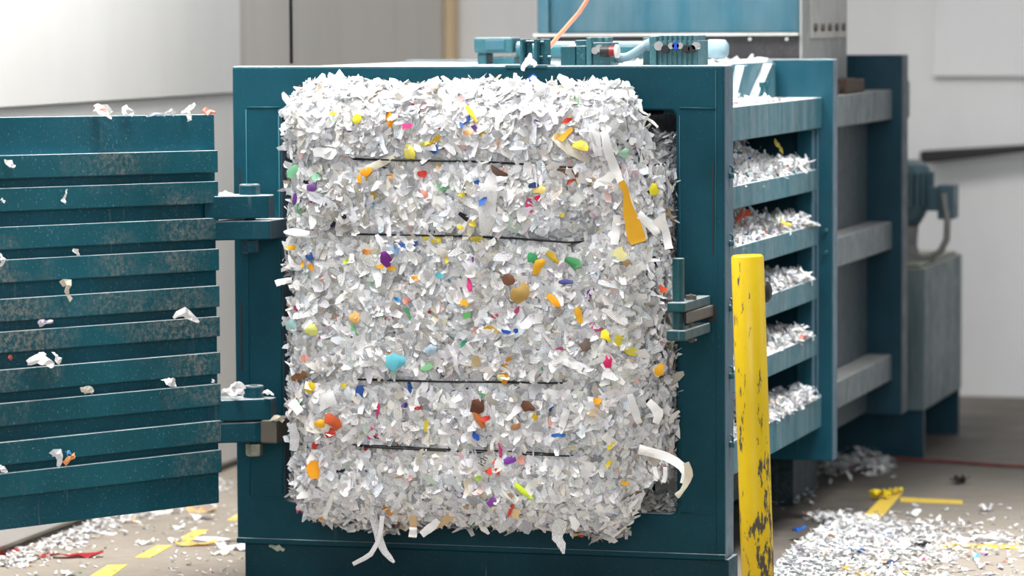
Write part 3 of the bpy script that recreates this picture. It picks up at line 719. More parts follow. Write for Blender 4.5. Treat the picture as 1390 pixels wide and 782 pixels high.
# coloured scraps seen on the bale face: (x, y, length, width, angle, colour)
SC = [(497, 233, 17, 8, 15, OR), (489, 243, 10, 5, 80, OR), (573, 236, 12, 8, 10, RE), (556, 207, 15, 13, 20, (.75, .66, .12)), (577, 195, 14, 6, 5, (.75, .70, .15)), (485, 162, 13, 9, 30, (.85, .75, .05)), (452, 156, 10, 4, 0, YE),
      (553, 173, 13, 7, 5, PK), (398, 233, 20, 11, 70, LG), (423, 254, 14, 9, 60, (.22, .10, .34)), (428, 240, 10, 7, 40, LG), (524, 352, 22, 10, 105, PU), (536, 336, 11, 9, 0, (.20, .33, .52)), (516, 362, 10, 6, 10, OY), (531, 364, 12, 5, -10, OY),
      (393, 338, 12, 7, -30, OY), (421, 348, 11, 9, 80, (.02, .06, .22)), (422, 363, 9, 6, -20, OR), (411, 359, 8, 4, 80, OR), (498, 341, 11, 7, 10, (.58, .22, .04)), (470, 355, 9, 5, 30, LIME), (592, 325, 14, 10, 0, YE), (578, 323, 8, 5, 0, YE),
      (626, 266, 10, 8, 10, YE), (640, 301, 9, 7, 30, YE), (625, 308, 10, 5, -30, YE), (600, 343, 17, 9, -30, GY), (606, 352, 9, 6, -50, YE), (577, 262, 11, 8, -40, SA), (565, 379, 12, 7, 5, OR), (597, 374, 12, 7, -15, CY), (637, 386, 20, 6, 100, PK),
      (540, 405, 10, 6, -20, (.03, .25, .6)), (552, 408, 11, 9, 0, SA), (481, 430, 14, 12, 20, (.86, .48, .16)), (537, 490, 26, 17, 0, CY), (579, 499, 17, 8, 10, (.28, .62, .32)), (585, 475, 17, 13, 30, PB), (424, 448, 16, 12, 100, (.72, .74, .22)),
      (413, 487, 9, 8, 0, SA), (395, 442, 15, 12, 10, (.40, .62, .62)), (406, 511, 22, 10, 10, (.24, .11, .05)), (420, 526, 16, 10, 15, (.80, .58, .02)), (467, 525, 7, 6, 0, YE), (452, 572, 26, 14, 125, (.55, .10, .03)), (434, 575, 12, 10, 70, OY), (426, 603, 12, 7, 80, RE),
      (428, 638, 24, 16, 85, OR), (448, 588, 14, 12, 20, RE), (566, 552, 9, 7, 60, RE), (550, 550, 8, 4, 80, NV), (549, 550 + 0.5, 9, 6, 20, (.3, .12, .5)), (706, 397, 30, 16, 55, (.50, .32, .10)), (690, 380, 16, 12, 60, (.25, .12, .07)),
      (731, 362, 24, 12, 55, OY), (722, 350, 16, 9, 120, GR), (750, 350, 22, 8, -45, (.62, .42, .04)), (778, 357, 24, 11, -25, (.06, .26, .10)), (768, 383, 20, 7, 0, (.10, .10, .30)), (752, 408, 24, 7, -40, OR), (785, 428, 22, 9, 100, OY), (630, 412, 12, 8, -30, OY),
      (634, 429, 10, 8, 0, (.12, .42, .12)), (687, 449, 12, 5, 0, BL), (700, 449, 6, 5, 0, BL), (630, 467, 10, 8, 0, (.05, .35, .22)), (823, 456, 18, 9, -60, (.82, .65, .03)), (825, 491, 17, 9, 90, (.70, .03, .15)), (795, 468, 18, 12, 80, (.14, .10, .08)),
      (811, 543, 10, 8, 0, OR), (645, 490, 15, 11, 80, (.52, .40, .22)), (682, 514, 16, 7, -30, LY_), (717, 552, 20, 10, -25, BR), (648, 552, 22, 12, 60, (.13, .05, .03)), (650, 570, 26, 8, -60, (.52, .16, .04)), (659, 568, 12, 8, 30, RE), (646, 590, 9, 8, 0, BL),
      (700, 580, 14, 8, 15, (.40, .20, .10)), (758, 591, 18, 5, 0, (.04, .16, .50)), (692, 625, 17, 9, 10, (.24, .06, .42)), (709, 624, 12, 8, 100, SA), (711, 668, 32, 8, -40, LIME), (668, 682, 14, 8, 40, (.28, .08, .42)), (700, 697, 13, 11, 30, (.85, .62, .35)),
      (830, 606, 12, 5, 35, YE), (828, 633, 9, 7, 20, YE), (848, 656, 10, 7, 0, OY), (640, 155, 26, 6, -55, OY), (634, 178, 12, 8, 40, (.85, .45, .2)), (788, 198, 22, 11, -15, (.82, .72, .10)), (770, 165, 12, 6, 0, RE), (757, 186, 12, 8, -40, (.6, .38, .12)), (849, 208, 13, 11, 80, (.35, .6, .45)),
      (723, 250, 13, 7, 30, NV), (732, 258, 18, 8, 10, (.85, .65, .22)), (729, 268, 8, 7, 50, (.6, .02, .08)), (763, 293, 6, 5, 0, YE), (888, 257, 16, 9, 80, (.70, .62, .03)), (622, 374, 0, 0, 0, BK), (895, 502, 18, 8, 60, OY), (900, 391, 11, 8, -10, (.8, .1, .03)), (648, 648, 9, 8, 30, GN), (842, 345, 18, 12, -20, LY_)]
SC = sorted([q for q in SC if q[2] > 3], key=lambda q: -q[2] * q[3])
NI = 50
for (x, y, l, w, a, c) in SC[:NI]:
    ca_, sa_ = math.cos(math.radians(a)), -math.sin(math.radians(a))
    pl = [(x + ca_ * l * t, y + sa_ * l * t, random.uniform(0, .006)) for t in (-.5, -.1, .2, .5)]
    strip(pl, [w * .7, w * 1.3, w * 1.2, w * .6], c, 0, .017, jag=.5, fine_k=1)
pp = []; tt = []; cc = []; ll = []; ww = []
for (x, y, l, w, a, c) in SC[NI:]:
    pp.append(on_y(x, y, skin_y(x, y, .018))); tt.append((math.cos(math.radians(a)), 0, math.sin(math.radians(a)))); cc.append((*c, 0)); ll.append(l * PX * 1.1); ww.append(w * PX * 1.25)
vv, uu = flake_arrays(np.array(pp), np.tile((.2, -1, .1), (len(pp), 1)), np.array(ll), np.array(ww), .08, .5, 4, np.array(tt, float))
tag(flake_mesh('coloured_scraps', vv, uu, np.array(cc), 4, BALE), kind='stuff')
# a grey newspaper scrap with large printed letters
pl = [(652, 637), (662, 626), (670, 612)]
sh = strip(pl, [12, 17, 12], (.55, .54, .50), 0, .018, 'grey newsprint shred with big letters')
tcv = bpy.data.curves.new('letters', 'FONT'); tcv.body = 'ith'; tcv.size = .028
to = bpy.data.objects.new('letters', tcv); COL.objects.link(to)
dg = bpy.context.evaluated_depsgraph_get(); tme = bpy.data.meshes.new_from_object(to.evaluated_get(dg)); bpy.data.objects.remove(to)
lo_ = bpy.data.objects.new('printed_letters', tme); COL.objects.link(lo_); tme.materials.clear(); tme.materials.append(M['black'])
q = on_y(656, 634, skin_y(662, 626, .026)); lo_.parent = sh
lo_.matrix_local = Matrix.Translation(Vector(q - np.array(root_loc(sh)))) @ Matrix.Rotation(math.radians(-62), 4, 'Y') @ Matrix.Rotation(math.radians(90), 4, 'X')

# ------------------------------------------------------------------ loose paper in the side slots
NAMES = ['uppermost', 'second from the top', 'middle', 'second from the bottom', 'lowest']
for i in range(5):
    zt_ = RZ[i][0]; zb_ = RZ[i + 1][1]
    pp = []; nn_ = []
    for _ in range(1500):                                  # packed wall of paper a little inside the slot
        y = random.uniform(.12, 1.02 + .10 * random.random()); u = random.random() ** 1.2
        z = zb_ + u * (zt_ - zb_ - .006); x = -.05 - .085 * min(1, u * 1.25) + .012 * noise.noise(Vector((y * 8, z * 8, i)))
        if y > .85 and u > .75 - (y - .85) * 2: continue
        pp.append((x, y, z)); nn_.append((.8, -.1, .6))
    for _ in range(700):                                   # low heap trailing along the rail
        y = random.uniform(.9, 1.40); h = (.045 + .03 * noise.noise(Vector((y * 7, i * 3., 0)))) * (1 - max(0, (y - 1.30)) * 5)
        x = random.uniform(-.15, -.040); pp.append((x, y, zb_ + random.random() * max(h, .006))); nn_.append((.5, 0, 1))
    tag(heap('shredded_paper', pp, nn_, .027, .014, loc=(-.08, .7, zb_), colourful=.05, dim=.97), 'loose shredded paper heaped on the side rail in the %s slot of the press' % NAMES[i], 'shredded paper', 'paper heaps in the side slots', 'stuff')
# pieces drooping over rails
def sag_shred(pl, w, X, col=WHT, **kw): return shred_mesh('paper_scrap', [on_x(px, py, X) for px, py in pl], [x * PX for x in w], (1, -.3, .3), col, 0, None, on_x(*pl[0], X), **kw)
o = sag_shred([(1088, 300), (1100, 301), (1114, 306)], [9, 7, 2], -.03); tag(o, 'pointed white paper scrap poking out past the end of the second rail', 'paper scrap')
o = sag_shred([(1094, 372), (1101, 376), (1103, 388)], [8, 6, 4], -.03); tag(o, 'white paper scrap drooping over the end of the third rail', 'paper scrap')
o = sag_shred([(1090, 452), (1102, 453), (1104, 462)], [10, 8, 5], -.03); tag(o, 'white paper scrap drooping over the end of the fourth rail', 'paper scrap')
o = sag_shred([(1058, 293), (1063, 302), (1073, 306)], [5, 9, 7], -.035, (.85, .72, .08)); tag(o, 'yellow paper scrap in the heap on the second rail', 'paper scrap')
o = sag_shred([(1000, 300), (1010, 290), (1020, 288)], [8, 12, 8], -.06, (.42, .06, .03)); tag(o, 'rust red paper scrap at the back of the second slot', 'paper scrap')
o = sag_shred([(1052, 193), (1058, 198), (1062, 206)], [9, 11, 8], -.07, (.50, .42, .05)); tag(o, 'olive yellow paper scrap high in the uppermost slot', 'paper scrap')
o = sag_shred([(1086, 458), (1090, 456), (1094, 458)], [6, 7, 5], -.032, (.85, .28, .2)); tag(o, 'salmon paper scrap on the heap of the fourth rail', 'paper scrap')
# bright spill at the end of the lowest rail
pp = []; nn_ = []
for _ in range(420):
    t = random.random(); y = .75 + .72 * t; pp.append((random.uniform(-.10, -.028), y, .402 + random.random() * (.01 + .055 * t) * (1 if y < 1.42 else .5))); nn_.append((.5, -.1, 1))
tag(heap('shredded_paper', pp, nn_, .022, .012, loc=(-.06, 1.2, .402), colourful=.01), 'bright white paper shreds spilling over the far end of the lowest rail', 'shredded paper', kind='stuff')
# dusty shreds on the roof shelf and roof edge
pp = []; nn_ = []
for _ in range(170): pp.append((random.uniform(-.17, -.05), random.uniform(.5, 1.0), 1.353 + random.random() * .012)); nn_.append((0, 0, 1))
tag(heap('shredded_paper', pp, nn_, .026, .016, loc=(-.1, .75, 1.352), colourful=.03), 'white paper bits lying on the shelf beside the roof braces', 'shredded paper', kind='stuff')
pp = []; nn_ = []
for _ in range(320): pp.append((random.choice([random.uniform(-.36, -.2), random.uniform(-.1, -.2)]) if random.random() < .5 else random.uniform(-.62, -.2), random.uniform(.25, 1.5), 1.468 + random.random() * .008)); nn_.append((0, 0, 1))
pp = [p for p in pp if p[0] < -.2]; nn_ = nn_[:len(pp)]
tag(heap('shredded_paper', pp, nn_, .026, .016, loc=(-.4, .8, 1.466), colourful=.04), 'thin drift of white paper bits on the roof behind the manifold', 'shredded paper', kind='stuff')

# ------------------------------------------------------------------ scraps on the door, hinges and roof
def door_pt(px, py, off=.012): return on_p(px, py, DO + DN * off, DN)
def door_scrap(pl, w, col, label, off=.014, prt=0., group='paper scraps caught on the open door'):
    p3 = [door_pt(e[0], e[1], off + (e[2] if len(e) > 2 else 0)) for e in pl]
    return tag(shred_mesh('paper_scrap', p3, [x * PX for x in w], DN, col, prt, None, p3[0], jag=.3), label, 'paper scrap', group)
door_scrap([(128, 146, -.02), (140, 150, 0), (152, 161, .01)], [10, 14, 4], (.85, .55, .5), 'pink and white paper scrap draped over the door top, farther from the hinges')
door_scrap([(131, 150, -.03), (140, 146, -.01), (152, 152, -.02)], [8, 12, 6], WHT, 'white crumpled scrap behind the pink one on the door top')
door_scrap([(168, 156, -.02), (173, 148, -.02), (181, 155, -.02)], [8, 12, 8], (.72, .72, .76), 'small greyish paper scrap standing on the door top left of centre')
door_scrap([(198, 157, -.03), (210, 155, -.02), (224, 156, -.03)], [4, 5, 4], (.55, .6, .68), 'thin bluish paper scrap lying along the middle of the door top')
door_scrap([(222, 155, -.02), (231, 151, -.01), (238, 155, -.02)], [5, 8, 6], (.75, .76, .78), 'small pale scrap on the door top, right of the bluish one')
door_scrap([(248, 151, -.03), (256, 149, .0), (258, 158, .012), (259, 164, .012)], [8, 10, 12, 8], WHT, 'white paper scrap folded over the door top edge near the hinges')
door_scrap([(265, 141, -.03), (259, 147, -.02), (252, 153, -.02)], [4, 7, 5], WHT, 'upright white paper sliver on the door top near the hinges')
door_scrap([(272, 154, -.02), (281, 151, 0), (293, 153, -.02)], [5, 9, 3], (.85, .35, .28), 'salmon red paper scrap on the hinge end of the door top')
door_scrap([(6, 218), (14, 222), (20, 227)], [4, 9, 5], WHT, 'white paper scrap stuck on the topmost crossbar of the door')
door_scrap([(91, 257), (89, 266), (86, 275)], [3, 7, 9], WHT, 'white triangular paper scrap on the second crossbar of the door')
door_scrap([(2, 270), (6, 275)], [4, 4], WHT, 'tiny white paper scrap at the left end of the second crossbar')
door_scrap([(0, 344, .0), (3, 352, .01), (1, 362, .0)], [6, 9, 5], WHT, 'white crumpled scrap on the fourth crossbar at the photo edge')
door_scrap([(99, 339), (104, 342), (108, 347)], [5, 8, 4], (.76, .75, .72), 'small grey white scrap on top of the fourth crossbar')
door_scrap([(84, 386, .0), (93, 382, .012), (91, 394, .012), (97, 408, .006)], [8, 10, 8, 7], (.72, .66, .54), 'twisted cream paper scrap hanging on the fifth crossbar')
door_scrap([(236, 432, .0), (250, 424, .015), (262, 431, .01), (271, 437, .0)], [5, 16, 10, 4], WHT, 'wide white paper scrap on the sixth crossbar near the hinges')
door_scrap([(53, 441, 0), (60, 438, .008), (72, 437, 0)], [6, 9, 4], (.62, .58, .68), 'lilac grey paper scrap on top of the sixth crossbar')
door_scrap([(37, 493, 0), (55, 488, .015), (74, 497, .01)], [6, 15, 8], WHT, 'largest white scrap of the clump on the seventh crossbar')
door_scrap([(52, 480, 0), (60, 484, .012), (62, 494, .01)], [8, 10, 6], (.78, .78, .8), 'grey white scrap in the middle of the clump on the seventh crossbar')
door_scrap([(72, 478, 0), (79, 486, .02), (82, 494, .012)], [6, 12, 6], WHT, 'curled white scrap at the right of the clump on the seventh crossbar')
door_scrap([(110, 530, 0), (117, 528, .01), (126, 532, 0)], [6, 11, 6], (.78, .75, .66), 'cream white paper scrap on top of the eighth crossbar')
door_scrap([(222, 515, 0), (231, 519, .02), (239, 520, 0)], [8, 13, 8], (.82, .83, .85), 'crumpled white paper ball on the eighth crossbar near the hinges')
door_scrap([(290, 515, 0), (289, 520, 0)], [5, 5], WHT, 'tiny square white scrap at the hinge end of the eighth crossbar')
door_scrap([(70, 618, 0), (80, 616, .02), (84, 628, .01), (78, 634, 0)], [8, 14, 10, 6], (.82, .83, .86), 'white crumpled scrap beside the orange piece on the tenth crossbar')
door_scrap([(87, 630, .01), (94, 624, .012), (102, 617, 0)], [8, 9, 5], (.85, .38, .16), 'orange paper scrap on the tenth crossbar of the door')
door_scrap([(90, 616, .01), (96, 614, .01)], [6, 6], (.12, .35, .65), 'blue paper scrap above the orange one on the tenth crossbar')
door_scrap([(0, 632, 0), (5, 636, .01), (10, 640, 0)], [6, 9, 4], (.80, .82, .84), 'pale scrap at the left photo edge on the tenth crossbar')
door_scrap([(12, 484, -.01), (17, 487, -.01)], [6, 5], (.45, .10, .06), 'small red brown scrap between the sixth and seventh crossbars')
def hinge_scrap(pl, w, Y, label, col=WHT):
    p3 = [on_y(px, py, Y - (0.01 * (i % 2))) for i, (px, py) in enumerate(pl)]
    return tag(shred_mesh('paper_scrap', p3, [x * PX for x in w], (.1, -.8, .6), col, 0, None, p3[0], jag=.3), label, 'paper scrap', 'paper scraps on the hinges')
hinge_scrap([(297, 262), (305, 262), (318, 265)], [4, 6, 4], -.17, 'flat white scrap left of the pin on the upper hinge')
hinge_scrap([(300, 533), (310, 530), (322, 537)], [8, 12, 8], -.17, 'white scrap at the left end of the lower hinge arm')
hinge_scrap([(313, 524), (322, 520), (330, 529)], [9, 11, 8], -.16, 'crumpled white scrap left of the pin on the lower hinge')
hinge_scrap([(318, 533), (326, 531), (331, 536)], [8, 9, 5], -.18, 'white scrap leaning against the pin of the lower hinge')
hinge_scrap([(357, 532), (364, 532), (372, 536)], [6, 7, 3], -.13, 'small white scrap right of the pin on the lower hinge')
hinge_scrap([(365, 572), (376, 566), (385, 572)], [4, 7, 5], -.135, 'tan paper scrap wedged between arm and lug of the lower hinge', (.66, .58, .44))
p3 = [on_y(720, 72, .045), on_y(717, 82, .01), on_y(711, 90, -.012), on_y(709, 96, -.014)]
tag(shred_mesh('paper_scrap', p3, [5 * PX, 10 * PX, 8 * PX, 4 * PX], (.2, -1, .2), WHT, 0, None, p3[1], jag=.25), 'white scrap dangling out of the clevis bracket on the roof edge', 'paper scrap')
p3 = [on_y(711, 82, .03), on_y(720, 81, .01), on_y(727, 90, -.012)]
tag(shred_mesh('paper_scrap', p3, [6 * PX, 9 * PX, 5 * PX], (.2, -1, .2), (.72, .70, .78), 0, None, p3[1], jag=.25), 'lilac tinted scrap caught in the clevis bracket on the roof edge', 'paper scrap')
p3 = [on_y(365, 741, .004), on_y(378, 744, .004), on_y(386, 747, .004)]
tag(shred_mesh('paper_scrap', p3, [3 * PX, 8 * PX, 3 * PX], (0, -1, .1), (.45, .52, .40), 0, None, p3[1]), 'pale green scrap stuck on the plinth below the frame corner', 'paper scrap')

# ------------------------------------------------------------------ bollard
b0 = np.array((.2035, -.5, 0)); b1 = on_y(1014.5, 346, -.5)
BO = thing('bollard', b0, 'yellow steel bollard with chipped paint standing in front of the press', 'bollard')
ax = nrm(b1 - b0); L_b = np.linalg.norm(b1 - b0)
post = MB(); rb = .0428
post.tube([b0, b0 + ax * L_b * .3, b0 + ax * L_b * .6, b0 + ax * (L_b - .006), b1], [rb, rb, rb, rb, rb - .005], 40)
o = post.build('post', 'bollard', BO)
for p in o.data.polygons:
    p.use_smooth = len(p.vertices) == 4
MB().tube([b0, b0 + ax * .012], .075, 32).build('base_collar', 'rust', BO)
kp = on_y(1040, 397, -.46); MB().tube([kp + np.array((-.02, .02, 0)), kp + np.array((.0, .02, 0)), kp + np.array((.008, .02, 0))], [.028, .028, .018], 18).build('rubber_bumper', 'black', BO)

# ------------------------------------------------------------------ hydraulic power unit
PU_ = thing('hydraulic_power_unit', (-.25, 3.7, 0), 'teal and grey hydraulic tank with an electric motor on top behind the press', 'power unit')
MB().box(-.45, 0, 3.285, 4.14, .175, .695).build('oil_tank', 'tank', PU_, bev=.006)
MB().box(-.44, -.02, 3.30, 4.13, .695, .705).build('tank_lid', 'tank', PU_, bev=.003)
MB().box(-.45, -.006, 4.10, 4.135, 0, .175).build('tank_leg', 'rear', PU_); MB().box(-.45, -.006, 3.30, 3.335, 0, .175).build('tank_leg', 'rear', PU_)
mx, my = -.135, 3.62
mt = MB().tube([(mx, my, .83), (mx, my, .86), (mx, my, .90), (mx, my, 1.03), (mx, my, 1.05), (mx, my, 1.075)], [.055, .075, .095, .098, .095, .06], 32)
mot = mt.build('motor', 'motor', PU_, smooth=True)
fn = MB()
for i in range(26):
    a = 2 * math.pi * i / 26; d = np.array((math.cos(a), math.sin(a), 0)); e = np.array((-math.sin(a), math.cos(a), 0))
    fn.obox((mx, my, 0), d, e, (0, 0, 1), (.09, .112), (-.0035, .0035), (.905, 1.03))
fn.build('cooling_fins', 'motor', mot)
MB().tube([(mx, my, .705), (mx, my, .72), (mx, my, .721), (mx, my, .76), (mx, my, .83)], [.10, .10, .06, .05, .055], 24).build('bell_housing', 'pipegrey', PU_)
q0 = on_y(1276, 250, 3.62); q1 = on_y(1298, 297, 3.62)
tb = MB().box(q0[0], q1[0], 3.56, 3.68, q1[2], q0[2]).build('terminal_box', 'motor', mot, bev=.006)
MB().box(mx + .08, q0[0] + .002, 3.58, 3.66, q1[2] + .03, q0[2] - .008).build('box_neck', 'motor', mot, bev=.004)
cp = [on_y(px, py, 3.545) for px, py in ((1281, 262), (1282, 276), (1286, 300), (1285, 325), (1277, 341), (1262, 351), (1240, 356), (1225, 357))]
MB().tube(cp, .0125, 12).build('conduit', 'pipegrey', PU_, smooth=True)

# ------------------------------------------------------------------ dark bar on back wall, cables
bp = MB(); Yb = 5.36
A0, A1 = on_y(1248, 205.5, Yb), on_y(1249, 223, Yb); B0, B1 = on_y(1460, 193, Yb), on_y(1460, 199, Yb)
bp.prism([A0, A1, B1, B0], (0, .12, 0))
tag(bp.build('wall_rail', 'black', None, loc=A1, bev=.006), 'dark tapering bar running along the white back wall', 'wall rail')
oc = [(-.585, .30, 1.466)] + [on_y(px, py, .3) for px, py in ((741, 72), (745, 65), (757, 50), (772, 33), (786, 17), (797, 0), (811, -25), (830, -70))]
oc += [np.array((-.40, .3, 2.1)), np.array((-.38, .3, 4.1))]
tag(MB().tube(oc, .0062, 10).build('power_cable', 'orange', None, loc=oc[0], smooth=True), 'orange cable rising from the roof of the press', 'cable')
c0 = on_y(395, 40, 1.2)
tag(MB().tube([(c0[0], 1.2, 1.466), (c0[0], 1.2, 4.1)], .0055, 10).build('power_cable', 'bcable', None, loc=(c0[0], 1.2, 1.466), smooth=True), 'dark cable hanging straight down behind the left frame corner', 'cable')

# ------------------------------------------------------------------ floor markings and litter
def floor_quad(name, mat, pxs, label, cat, z=.0015, group=None):
    P = [on_z(px, py, z) for px, py in pxs]; P = [np.array((p[0], p[1], .0003)) for p in P]
    return tag(MB().prism(P, (0, 0, z - .0003)).build(name, mat, None, loc=P[0]), label, cat, group)
GD = 'yellow dashes painted on the left floor'
floor_quad('floor_marking', 'yellowdash', [(120, 783), (146, 767), (174, 766), (150, 783)], 'yellow painted dash at the bottom left, nearest the camera', 'floor marking', group=GD)
floor_quad('floor_marking', 'yellowdash', [(182, 757), (214, 740), (235, 740), (204, 757)], 'yellow painted dash on the left floor, middle one of the row', 'floor marking', group=GD)
floor_quad('floor_marking', 'yellowdash', [(240, 733), (264, 719), (284, 719), (260, 733)], 'yellow painted dash on the left floor, beyond the middle one', 'floor marking', group=GD)
floor_quad('floor_marking', 'yellowdash', [(308, 706), (330, 692), (350, 692), (330, 706)], 'yellow painted dash disappearing behind the press frame', 'floor marking', group=GD)
floor_quad('floor_marking', 'yellowtape', [(1158, 715), (1203, 668), (1226, 668), (1186, 715)], 'broad yellow floor stripe running into the paper pile at right', 'floor marking')
floor_quad('floor_marking', 'yellowtape', [(1222, 675), (1306, 679), (1307, 684), (1222, 681)], 'thin yellow floor stripe leading right from the broad one', 'floor marking')
floor_quad('floor_marking', 'yellowtape', [(1262, 737), (1385, 740), (1385, 745), (1270, 742)], 'thin yellow floor stripe half covered by paper at lower right', 'floor marking')
floor_quad('floor_marking', 'yellowtape', [(1145, 776), (1180, 772), (1190, 784), (1140, 784)], 'yellow floor paint showing through the paper pile at the bottom edge', 'floor marking')
pc = [(on_z(px, py, .008)) for px, py in ((1168, 620), (1200, 621), (1240, 624), (1280, 626), (1320, 629), (1360, 632), (1420, 634))]
tag(MB().tube(pc, .0055, 8).build('red_cord', 'redcord', None, loc=pc[0], smooth=True), 'red cord lying across the floor behind the press', 'cord')

def litter(n, fn, L, Wd, name, label, loc, colourful=.03, hz=.004, dim=1., group=None):
    pp = []; nn_ = []
    while len(pp) < n:
        r = fn()
        if r is None: continue
        pp.append(r); nn_.append((0, 0, 1))
    return tag(heap(name, pp, nn_, L, Wd, loc=loc, colourful=colourful, dim=dim, tilt=.22, bend=.9), label, 'shredded paper', group, 'stuff')
# the bright pile to the right of the press
def pile():
    px = 1040 + 350 * random.random() ** 1.25; py = random.uniform(690, 800)
    top = 700 + max(0, px - 1110) * .09 + max(0, 1110 - px) * .75
    if py < top + random.uniform(-8, 12): return None
    d = 1.0 if px < 1190 else max(.05, 1 - (px - 1190) / 130)
    if py > 755 and px > 1140: d *= .55
    if random.random() > d: return None
    p = on_z(px, py, 0)
    h = .05 * max(0, 1 - ((px - 1120) / 90) ** 2) * max(0, 1 - ((py - 755) / 60) ** 2)
    if p[0] < .04 and p[1] < 1.5: p[0] = .04 + random.random() * .05
    if math.hypot(p[0] - b0[0], p[1] - b0[1]) < .1: return None
    return (p[0], p[1], .005 + h * random.random())
def thin():
    px = random.uniform(1150, 1400); py = random.uniform(685, 790)
    if random.random() > math.exp(-((py - 735 - (px - 1250) * .05) / 26) ** 2) * .9 + .08: return None
    p = on_z(px, py, 0); return (p[0], p[1], .004)
litter(5000, lambda: pile() if random.random() < .93 else thin(), .024, .013, 'shredded_paper', 'bright white pile of shredded paper thinning out across the floor right of the press', (.3, .9, 0), .035)
def under():
    px = 1120 + 90 * random.random(); py = random.gauss(634, 7); p = on_z(px, py, 0)
    return (p[0], p[1], .005 + .05 * random.random() * max(0, 1 - abs(px - 1165) / 50))
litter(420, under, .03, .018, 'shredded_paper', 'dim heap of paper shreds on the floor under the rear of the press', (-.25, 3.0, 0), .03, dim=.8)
def under2():
    px = random.gauss(1078, 16); py = random.gauss(655, 16)
    if py > 700 or py < 632: return None
    p = on_z(px, py, 0); return (p[0], p[1], .005 + .03 * random.random())
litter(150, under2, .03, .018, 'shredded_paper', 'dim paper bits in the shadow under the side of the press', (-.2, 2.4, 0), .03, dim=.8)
def wallfoot():
    t = random.random(); Y = .0 + 2.1 * t ** 1.2
    x = LW(Y) + .035 + abs(random.gauss(0, .07)); return (x, Y, .004 + .02 * random.random() * max(0, 1 - (x - LW(Y)) / .1))
litter(900, wallfoot, .022, .012, 'shredded_paper', 'line of white paper shreds swept against the foot of the left wall', (-2.25, .9, 0), .02)
def leftfloor():
    px = random.uniform(20, 330); py = random.uniform(685, 790); p = on_z(px, py, 0)
    if p[0] < LW(p[1]) + .05 or p[0] > -1.47: return None
    if random.random() > .25 + .75 * max(0, (px - 200) / 130): return None
    return (p[0], p[1], .004)
litter(170, leftfloor, .018, .010, 'shredded_paper', 'sparse white paper bits sprinkled on the floor left of the press', (-1.8, .6, 0), .06)

def floor_scrap(px, py, l, w, ang, col, label, group, lift=.006):
    c = on_z(px, py, 0); a = math.radians(ang); d = np.array((math.cos(a), math.sin(a), 0))
    p3 = [c + d * l * t + np.array((0, 0, lift + h)) for t, h in ((-.5, .007), (-.15, .001), (.2, .004), (.5, .010))]
    return tag(shred_mesh('paper_scrap', p3, [w * .6, w, w * .9, w * .5], (0, 0, 1), col, 0, None, (c[0], c[1], 0), jag=.25), label, 'paper scrap', group)
GL = 'paper scraps on the floor left of the press'; GRr = 'paper scraps on the floor right of the press'
floor_scrap(104, 757, .16, .05, 20, (.36, .025, .03), 'larger dark red paper scrap on the floor beneath the open door', GL)
floor_scrap(58, 757, .05, .025, 60, (.40, .04, .04), 'smaller dark red paper scrap left of the larger red one', GL)
floor_scrap(12, 754, .07, .04, 70, (.42, .05, .05), 'red paper scrap at the foot of the left wall', GL)
floor_scrap(273, 695, .10, .045, 5, (.75, .52, .25), 'tan orange paper scrap on the floor just below the door corner', GL)
floor_scrap(275, 705, .09, .04, -10, (.80, .80, .82), 'white scrap on the floor right below the tan orange scrap', GL)
floor_scrap(222, 697, .11, .04, 15, (.82, .80, .74), 'cream white scrap on the floor close under the door bottom edge', GL)
floor_scrap(240, 718, .05, .03, 30, WHT, 'white scrap on the floor left of the yellow dash that lies beyond the middle one', GL)
floor_scrap(197, 739, .06, .03, 50, WHT, 'white scrap on the floor left of the middle yellow dash', GL)
floor_scrap(238, 736, .05, .035, 10, WHT, 'white scrap at the far tip of the middle yellow dash', GL)
floor_scrap(266, 741, .13, .035, 20, (.78, .50, .16), 'orange brown paper scrap on the floor right of the middle dash', GL)
floor_scrap(303, 735, .18, .03, 5, WHT, 'long white paper strip on the floor beside the press', GL)
floor_scrap(318, 746, .12, .06, -20, WHT, 'big white scrap on the floor against the plinth corner', GL)
floor_scrap(300, 753, .07, .03, 40, WHT, 'white scrap on the floor left of the plinth, nearest the camera', GL)
floor_scrap(172, 710, .04, .028, 0, WHT, 'white scrap on bare floor in the middle below the door', GL)
floor_scrap(94, 781, .06, .03, -40, WHT, 'white scrap at the bottom edge left of the nearest dash', GL)
floor_scrap(1340, 694, .05, .045, 30, (.75, .74, .78), 'crumpled pale scrap on the floor at upper far right', GRr, .012)
floor_scrap(1303, 657, .07, .06, 20, (.02, .02, .022), 'black crumpled lump on the floor behind the paper pile', GRr, .015)
floor_scrap(1196, 678, .07, .06, 45, (.75, .56, .02), 'bright yellow crumpled scrap on the broad yellow stripe', GRr, .02)
floor_scrap(1213, 672, .08, .04, 60, (.72, .54, .03), 'yellow torn scrap where the two yellow stripes meet', GRr, .012)
floor_scrap(1345, 735, .20, .06, 5, WHT, 'large white paper sheet on the floor at lower right', GRr)
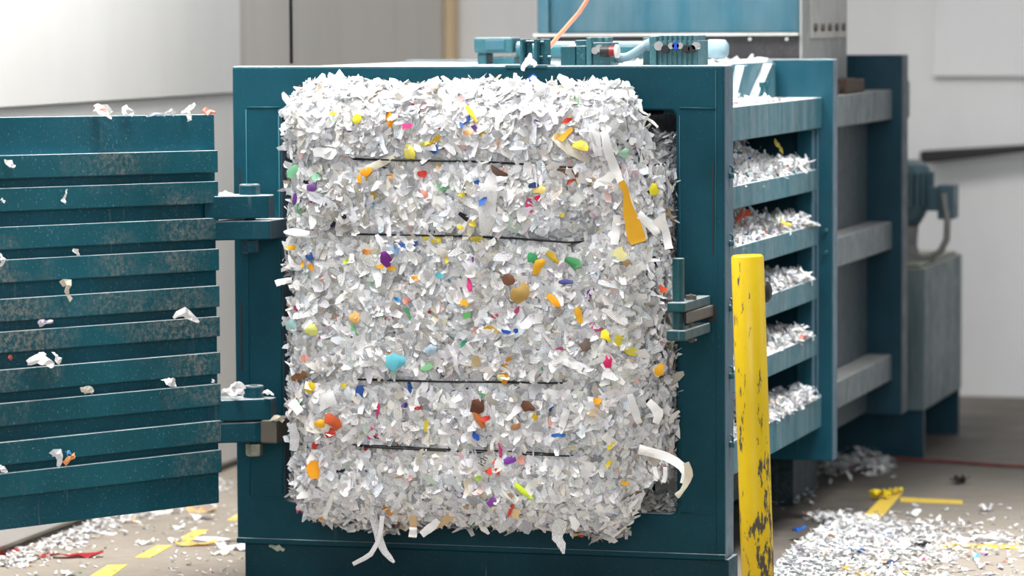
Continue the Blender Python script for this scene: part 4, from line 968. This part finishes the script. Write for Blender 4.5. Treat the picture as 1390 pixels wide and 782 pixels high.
floor_scrap(1240, 700, .07, .04, 80, WHT, 'white scrap beyond the pile beside the broad yellow stripe', GRr)
floor_scrap(1165, 757, .07, .03, 30, (.03, .12, .45), 'blue paper scrap on the white pile', GRr, .02)
floor_scrap(1208, 768, .06, .03, -10, (.06, .09, .2), 'dark blue scrap at the near edge of the white pile', GRr, .012)
floor_scrap(1252, 745, .05, .04, 30, (.03, .03, .03), 'small black scrap at the right of the white pile', GRr, .010)
floor_scrap(1085, 733, .05, .03, 60, (.02, .13, .55), 'vivid blue scrap on the shaded left side of the pile', GRr, .03)

# ------------------------------------------------------------------ light
w = bpy.data.worlds.new('world'); sc.world = w; w.use_nodes = True
bg = w.node_tree.nodes['Background']; bg.inputs[0].default_value = (.90, .95, 1.0, 1); bg.inputs[1].default_value = .40
def area(name, loc, target, sx, sy, power, col=(1, 1, 1)):
    l = bpy.data.lights.new(name, 'AREA'); l.shape = 'RECTANGLE'; l.size = sx; l.size_y = sy; l.energy = power; l.color = col
    o = bpy.data.objects.new(name, l); COL.objects.link(o); o.location = loc
    o.rotation_euler = (Vector(target) - Vector(loc)).to_track_quat('-Z', 'Y').to_euler(); return o
area('skylight_front', (.2, -1.0, 4.6), (-.3, .2, .3), 2.6, 1.8, 78, (1, .985, .96))
area('left_fill', (-1.5, -.6, 4.4), (-1.9, .8, .0), 1.4, 2.2, 140, (1, .975, .94)).data.spread = math.radians(110)  # added fill brightening the left wall and floor, no visible source
area('pile_fill', (1.2, .7, 3.8), (.42, .85, 0), .7, .9, 30, (1, .99, .97)).data.spread = math.radians(60)  # added narrow lamp that brightens the paper pile
area('front_fill', (2.5, -12.5, 3.4), (-.4, 0, .8), 6.0, 3.4, 450, (.97, .985, 1))  # added soft fill from behind the camera, not an actual door
area('right_fill', (5.5, 1.5, 2.4), (0, 2.0, .8), 3.5, 2.6, 36, (.95, .98, 1))  # added side light for the glossy right faces and back wall, no window
sc.view_settings.view_transform = 'Standard'
sc.view_settings.look = 'None'
sc.view_settings.exposure = 0
